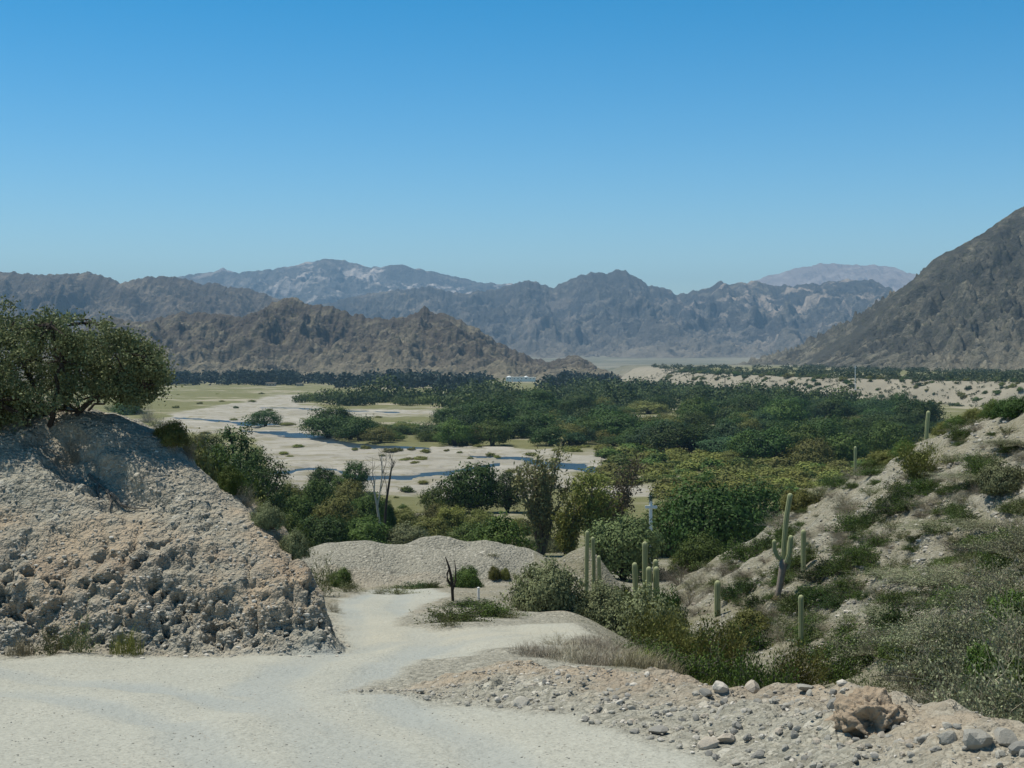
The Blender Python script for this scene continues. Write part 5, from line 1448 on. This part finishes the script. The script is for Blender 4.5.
def mat_stone():
    t = NT('stone')
    p = t.node("ShaderNodeTexCoord").outputs['Object']
    c = t.ramp(t.attr('tint'), [(0, (.17, .17, .155)), (.35, (.30, .292, .25)), (.65, (.41, .388, .325)), (.85, (.47, .40, .31)), (1, (.62, .585, .51))])
    rv = t.node("ShaderNodeObjectInfo").outputs['Random']
    n = t.noise(p, 3.5, 5, .65)
    c = t.mix(.55, c, t.mix(n, t.mix(.5, c, (.12, .11, .10)), t.mix(.5, c, (.62, .58, .52))))
    return t.done(t.principled(c, .9, .12, t.bump(t.noise(p, 9, 4, .6), .35, .04)))
M_STONE = mat_stone()
RU = [rock_unit(700 + i) for i in range(8)]
RL = [rock_unit(720 + i, 1) for i in range(8)]
R_MESH = {}
for i, (v, f) in enumerate(RU):
    for j, tn in enumerate((.05, .3, .55, .8, .97)):
        mb = MB(); mb.add(v, None, f, 0, np.full(len(v), tn)); R_MESH[i, j] = mb.mesh('stone_mesh', M_STONE, False)
rk = np.random.default_rng(171)
def stone(px, py, wpx, tone, label, name='stone', cat='stone', group=None, sink=.3, flat=1.0):
    x, y, z = at_px(px, py, 6); s = wpx / F * y / 2
    o = put(name, R_MESH[int(rk.integers(0, 8)), tone], (x, y, z + s * (.55 - sink)), (s, s, s * flat), rk.uniform(0, 6.28), label, cat, group)
    o.rotation_euler = (rk.normal() * .25, rk.normal() * .25, rk.uniform(0, 6.28))
    return o
# distinctive stones
stone(520, 706, 22, 2, 'largest flat pale stone at the road edge of the berm')
stone(658, 733, 26, 0, 'long grey slab lying on the road side of the berm', flat=.5)
stone(706, 695, 16, 0, 'grey upright stone set in the tan crest of the berm')
stone(708, 747, 22, 3, 'rounded cream stone low on the berm by the road')
stone(726, 741, 22, 3, 'pale tan stone right beside the rounded cream one', flat=.7)
stone(836, 708, 22, 0, 'smooth grey stone left of the big tan clod')
stone(805, 690, 20, 1, 'grey flat stone on the crest left of the tan clod', flat=.5)
stone(753, 690, 20, 3, 'cream stone on the tan crest of the berm')
stone(720, 690, 18, 4, 'whitish stone at the middle of the berm crest')
stone(758, 758, 16, 0, 'dark round stone at the bottom of the berm')
stone(842, 684, 12, 4, 'small white stone on the skyline of the berm')
stone(976, 742, 32, 1, 'large smooth grey boulder at the lower right corner', sink=.42)
stone(1004, 740, 30, 1, 'large grey boulder second from the lower right corner', sink=.42)
stone(948, 740, 22, 1, 'grey boulder left of the two large corner boulders')
stone(1022, 752, 30, 0, 'grey boulder cut by the right picture edge')

def clod():
    """the eroded lump of tan earth on the berm"""
    import bmesh
    x, y, z = at_px(872, 728, 8); s = y / F
    bm = bmesh.new(); bmesh.ops.create_icosphere(bm, subdivisions=6, radius=1)
    v = np.array([p.co for p in bm.verts]); f = np.array([[q.index for q in p.verts] for p in bm.faces]); bm.free()
    n1 = fbm3(v[:, 0] * 1.3, v[:, 1] * 1.3, v[:, 2] * 1.3, 3, 801, .6)
    rg = sum(w * np.abs(noise3(v[:, 0] * q, v[:, 1] * q, v[:, 2] * q, 809 + q)) for q, w in ((2, .30), (4, .20), (8, .12), (15, .07)))
    d = 1 + .28 * n1 - rg * .9
    for hc, hr in (((-.25, -.8, .25), .50), ((-.65, -.65, -.25), .38), ((.35, -.85, -.2), .28)):
        dq = np.linalg.norm(v - np.array(hc), axis=1); d -= .55 * sstep(hr, hr * .5, dq + .12 * n1)
    v = v * np.maximum(d, .25)[:, None] * np.array([40 * s, 36 * s, 34 * s])
    t = NT('tan_earth'); p = t.node("ShaderNodeTexCoord").outputs['Object']
    c = t.mix(t.noise(p, 4, 6, .7), (.25, .19, .13), (.50, .41, .305))
    m = t.done(t.principled(c, .95, .05, t.bump(t.noise(p, 16, 6, .7), .8, .05)))
    mb = MB(); mb.add(v, None, f)
    o = mb.build('earth_clod', m, None, True); o.location = (x, y, z + 4 * s)
    tag(o, 'big crumbling lump of tan earth with a dark hollow on the berm', 'earth lump')
clod()

# cobbles of the berm: the largest as stones of their own, the rest as gravel
gv = MB()
def scatter_stone(x, y, z, s, tone):
    v, f = RL[int(rk.integers(0, 8))]
    a = rk.uniform(0, 6.283); ca, sa = math.cos(a), math.sin(a)
    w = v * np.array([s, s * rk.uniform(.6, 1), s * rk.uniform(.5, .9)])
    w = np.stack([w[:, 0] * ca - w[:, 1] * sa, w[:, 0] * sa + w[:, 1] * ca, w[:, 2]], 1) + [x, y, z]
    gv.add(w, None, f, 0, np.full(len(w), np.clip(tone + rk.normal() * .06, 0, 1)))
pts = []
_c = np.stack([rk.uniform(-2.6, 6.5, 46000), rk.uniform(8, 23, 46000)], 1)
_s = poly_sd(_c[:, 0], _c[:, 1], BERM_POLY); _b, _ = line_near(_c[:, 0], _c[:, 1], BERM, BERM_H)
_ok = (_s > -.12) & (rk.uniform(0, 1, len(_c)) < np.where(_b < .55, .16, .42) * np.where(_s < .15, .6, 1))
_c, _b = _c[_ok], _b[_ok]
pts = [(*p, q) for p, q in zip(_c, _b)]
pts = np.array(pts); zz = height(pts[:, 0], pts[:, 1])
size = .010 + .040 * rk.uniform(0, 1, len(pts)) ** 3.2
size *= np.where(pts[:, 2] < .5, .7, 1)
score = size / pts[:, 1]
u = 512 + F * pts[:, 0] / pts[:, 1]; vv = HOR - F * zz / pts[:, 1]
order = np.argsort(-score * ((u < 1024) & (vv < 768)))
for rank, i in enumerate(order):
    x, y, off = pts[i]; tone = rk.choice([.05, .3, .3, .55, .55, .8, .97]); s = size[i]
    if rank < 270:
        j = [.05, .3, .55, .8, .97].index(tone)
        o = put('cobble', R_MESH[int(rk.integers(0, 8)), j], (x, y, zz[i] + s * .2), s * 1.15, rk.uniform(0, 6.28),
                {0: 'dark grey cobble lying on the stony berm by the road', 1: 'grey cobble lying on the stony berm by the road', 2: 'pale grey cobble lying on the stony berm by the road', 3: 'tan cobble lying on the stony berm by the road', 4: 'whitish cobble lying on the stony berm by the road'}[j], 'cobble', 'cobbles of the berm')
        o.rotation_euler = (rk.normal() * .4, rk.normal() * .4, rk.uniform(0, 6.28))
    else: scatter_stone(x, y, zz[i] + s * .15, s, tone)
# rubble at the foot of the bank, on the hillside and the road edge
def scatter_px(n, u0, u1, v0, v1, cond, smin_, smax, pw=3):
    k = 0
    uu = rk.uniform(u0, u1, n); ww = rk.uniform(v0, v1, n)
    for a, b in zip(uu, ww):
        x, y, z = at_px(a, b, 8)
        if not cond(x, y): continue
        s = (smin_ + (smax - smin_) * rk.uniform() ** pw)
        scatter_stone(x, y, z + s * .1, s, rk.choice([.2, .3, .5, .6, .8, .97]))
inb = lambda x, y: float(poly_sd(np.array([x]), np.array([y]), BANK_POLY)[0])
scatter_px(1800, 0, 350, 600, 664, lambda x, y: -.35 < inb(x, y) < 1.2 and y < 45, .012, .07)
scatter_px(5200, 0, 335, 410, 645, lambda x, y: inb(x, y) > .4 and y < 45, .010, .062, 3.2)
onhill = lambda x, y: y < 105 and x > float(hill_params(np.array([y]))[0][0]) - .3
scatter_px(5200, 690, 1030, 395, 660, onhill, .02, .13, 3)
scatter_px(2200, 0, 760, 645, 768, lambda x, y: y < 30, .005, .019, 2.5)
scatter_px(500, 300, 620, 538, 600, lambda x, y: 45 < y < 75, .02, .08, 3)
o = gv.build('gravel', M_STONE); o['kind'] = 'stuff'; o['label'] = 'loose gravel and rubble on the berm, bank and hillside'

# @@AIR
# ------------------------------------------------------------------ air
def build_haze():
    t = NT("haze")
    v = t.node("ShaderNodeVolumePrincipled")
    v.inputs['Color'].default_value = (.42, .68, .95, 1)
    v.inputs['Density'].default_value = 0.95e-4
    v.inputs['Density Attribute'].default_value = ''
    v.inputs['Anisotropy'].default_value = 0.0
    t.l.new(v.outputs[0], t.out.inputs['Volume'])
    x0, x1, y0, y1, z0, z1 = -9500, 9500, -300, 13200, -60, 790
    mb = MB()
    mb.add([(x0, y0, z0), (x1, y0, z0), (x1, y1, z0), (x0, y1, z0), (x0, y0, z1), (x1, y0, z1), (x1, y1, z1), (x0, y1, z1)],
           [(0, 3, 2, 1), (4, 5, 6, 7), (0, 1, 5, 4), (1, 2, 6, 5), (2, 3, 7, 6), (3, 0, 4, 7)])
    o = mb.build('haze', t.m); o['kind'] = 'stuff'
build_haze()
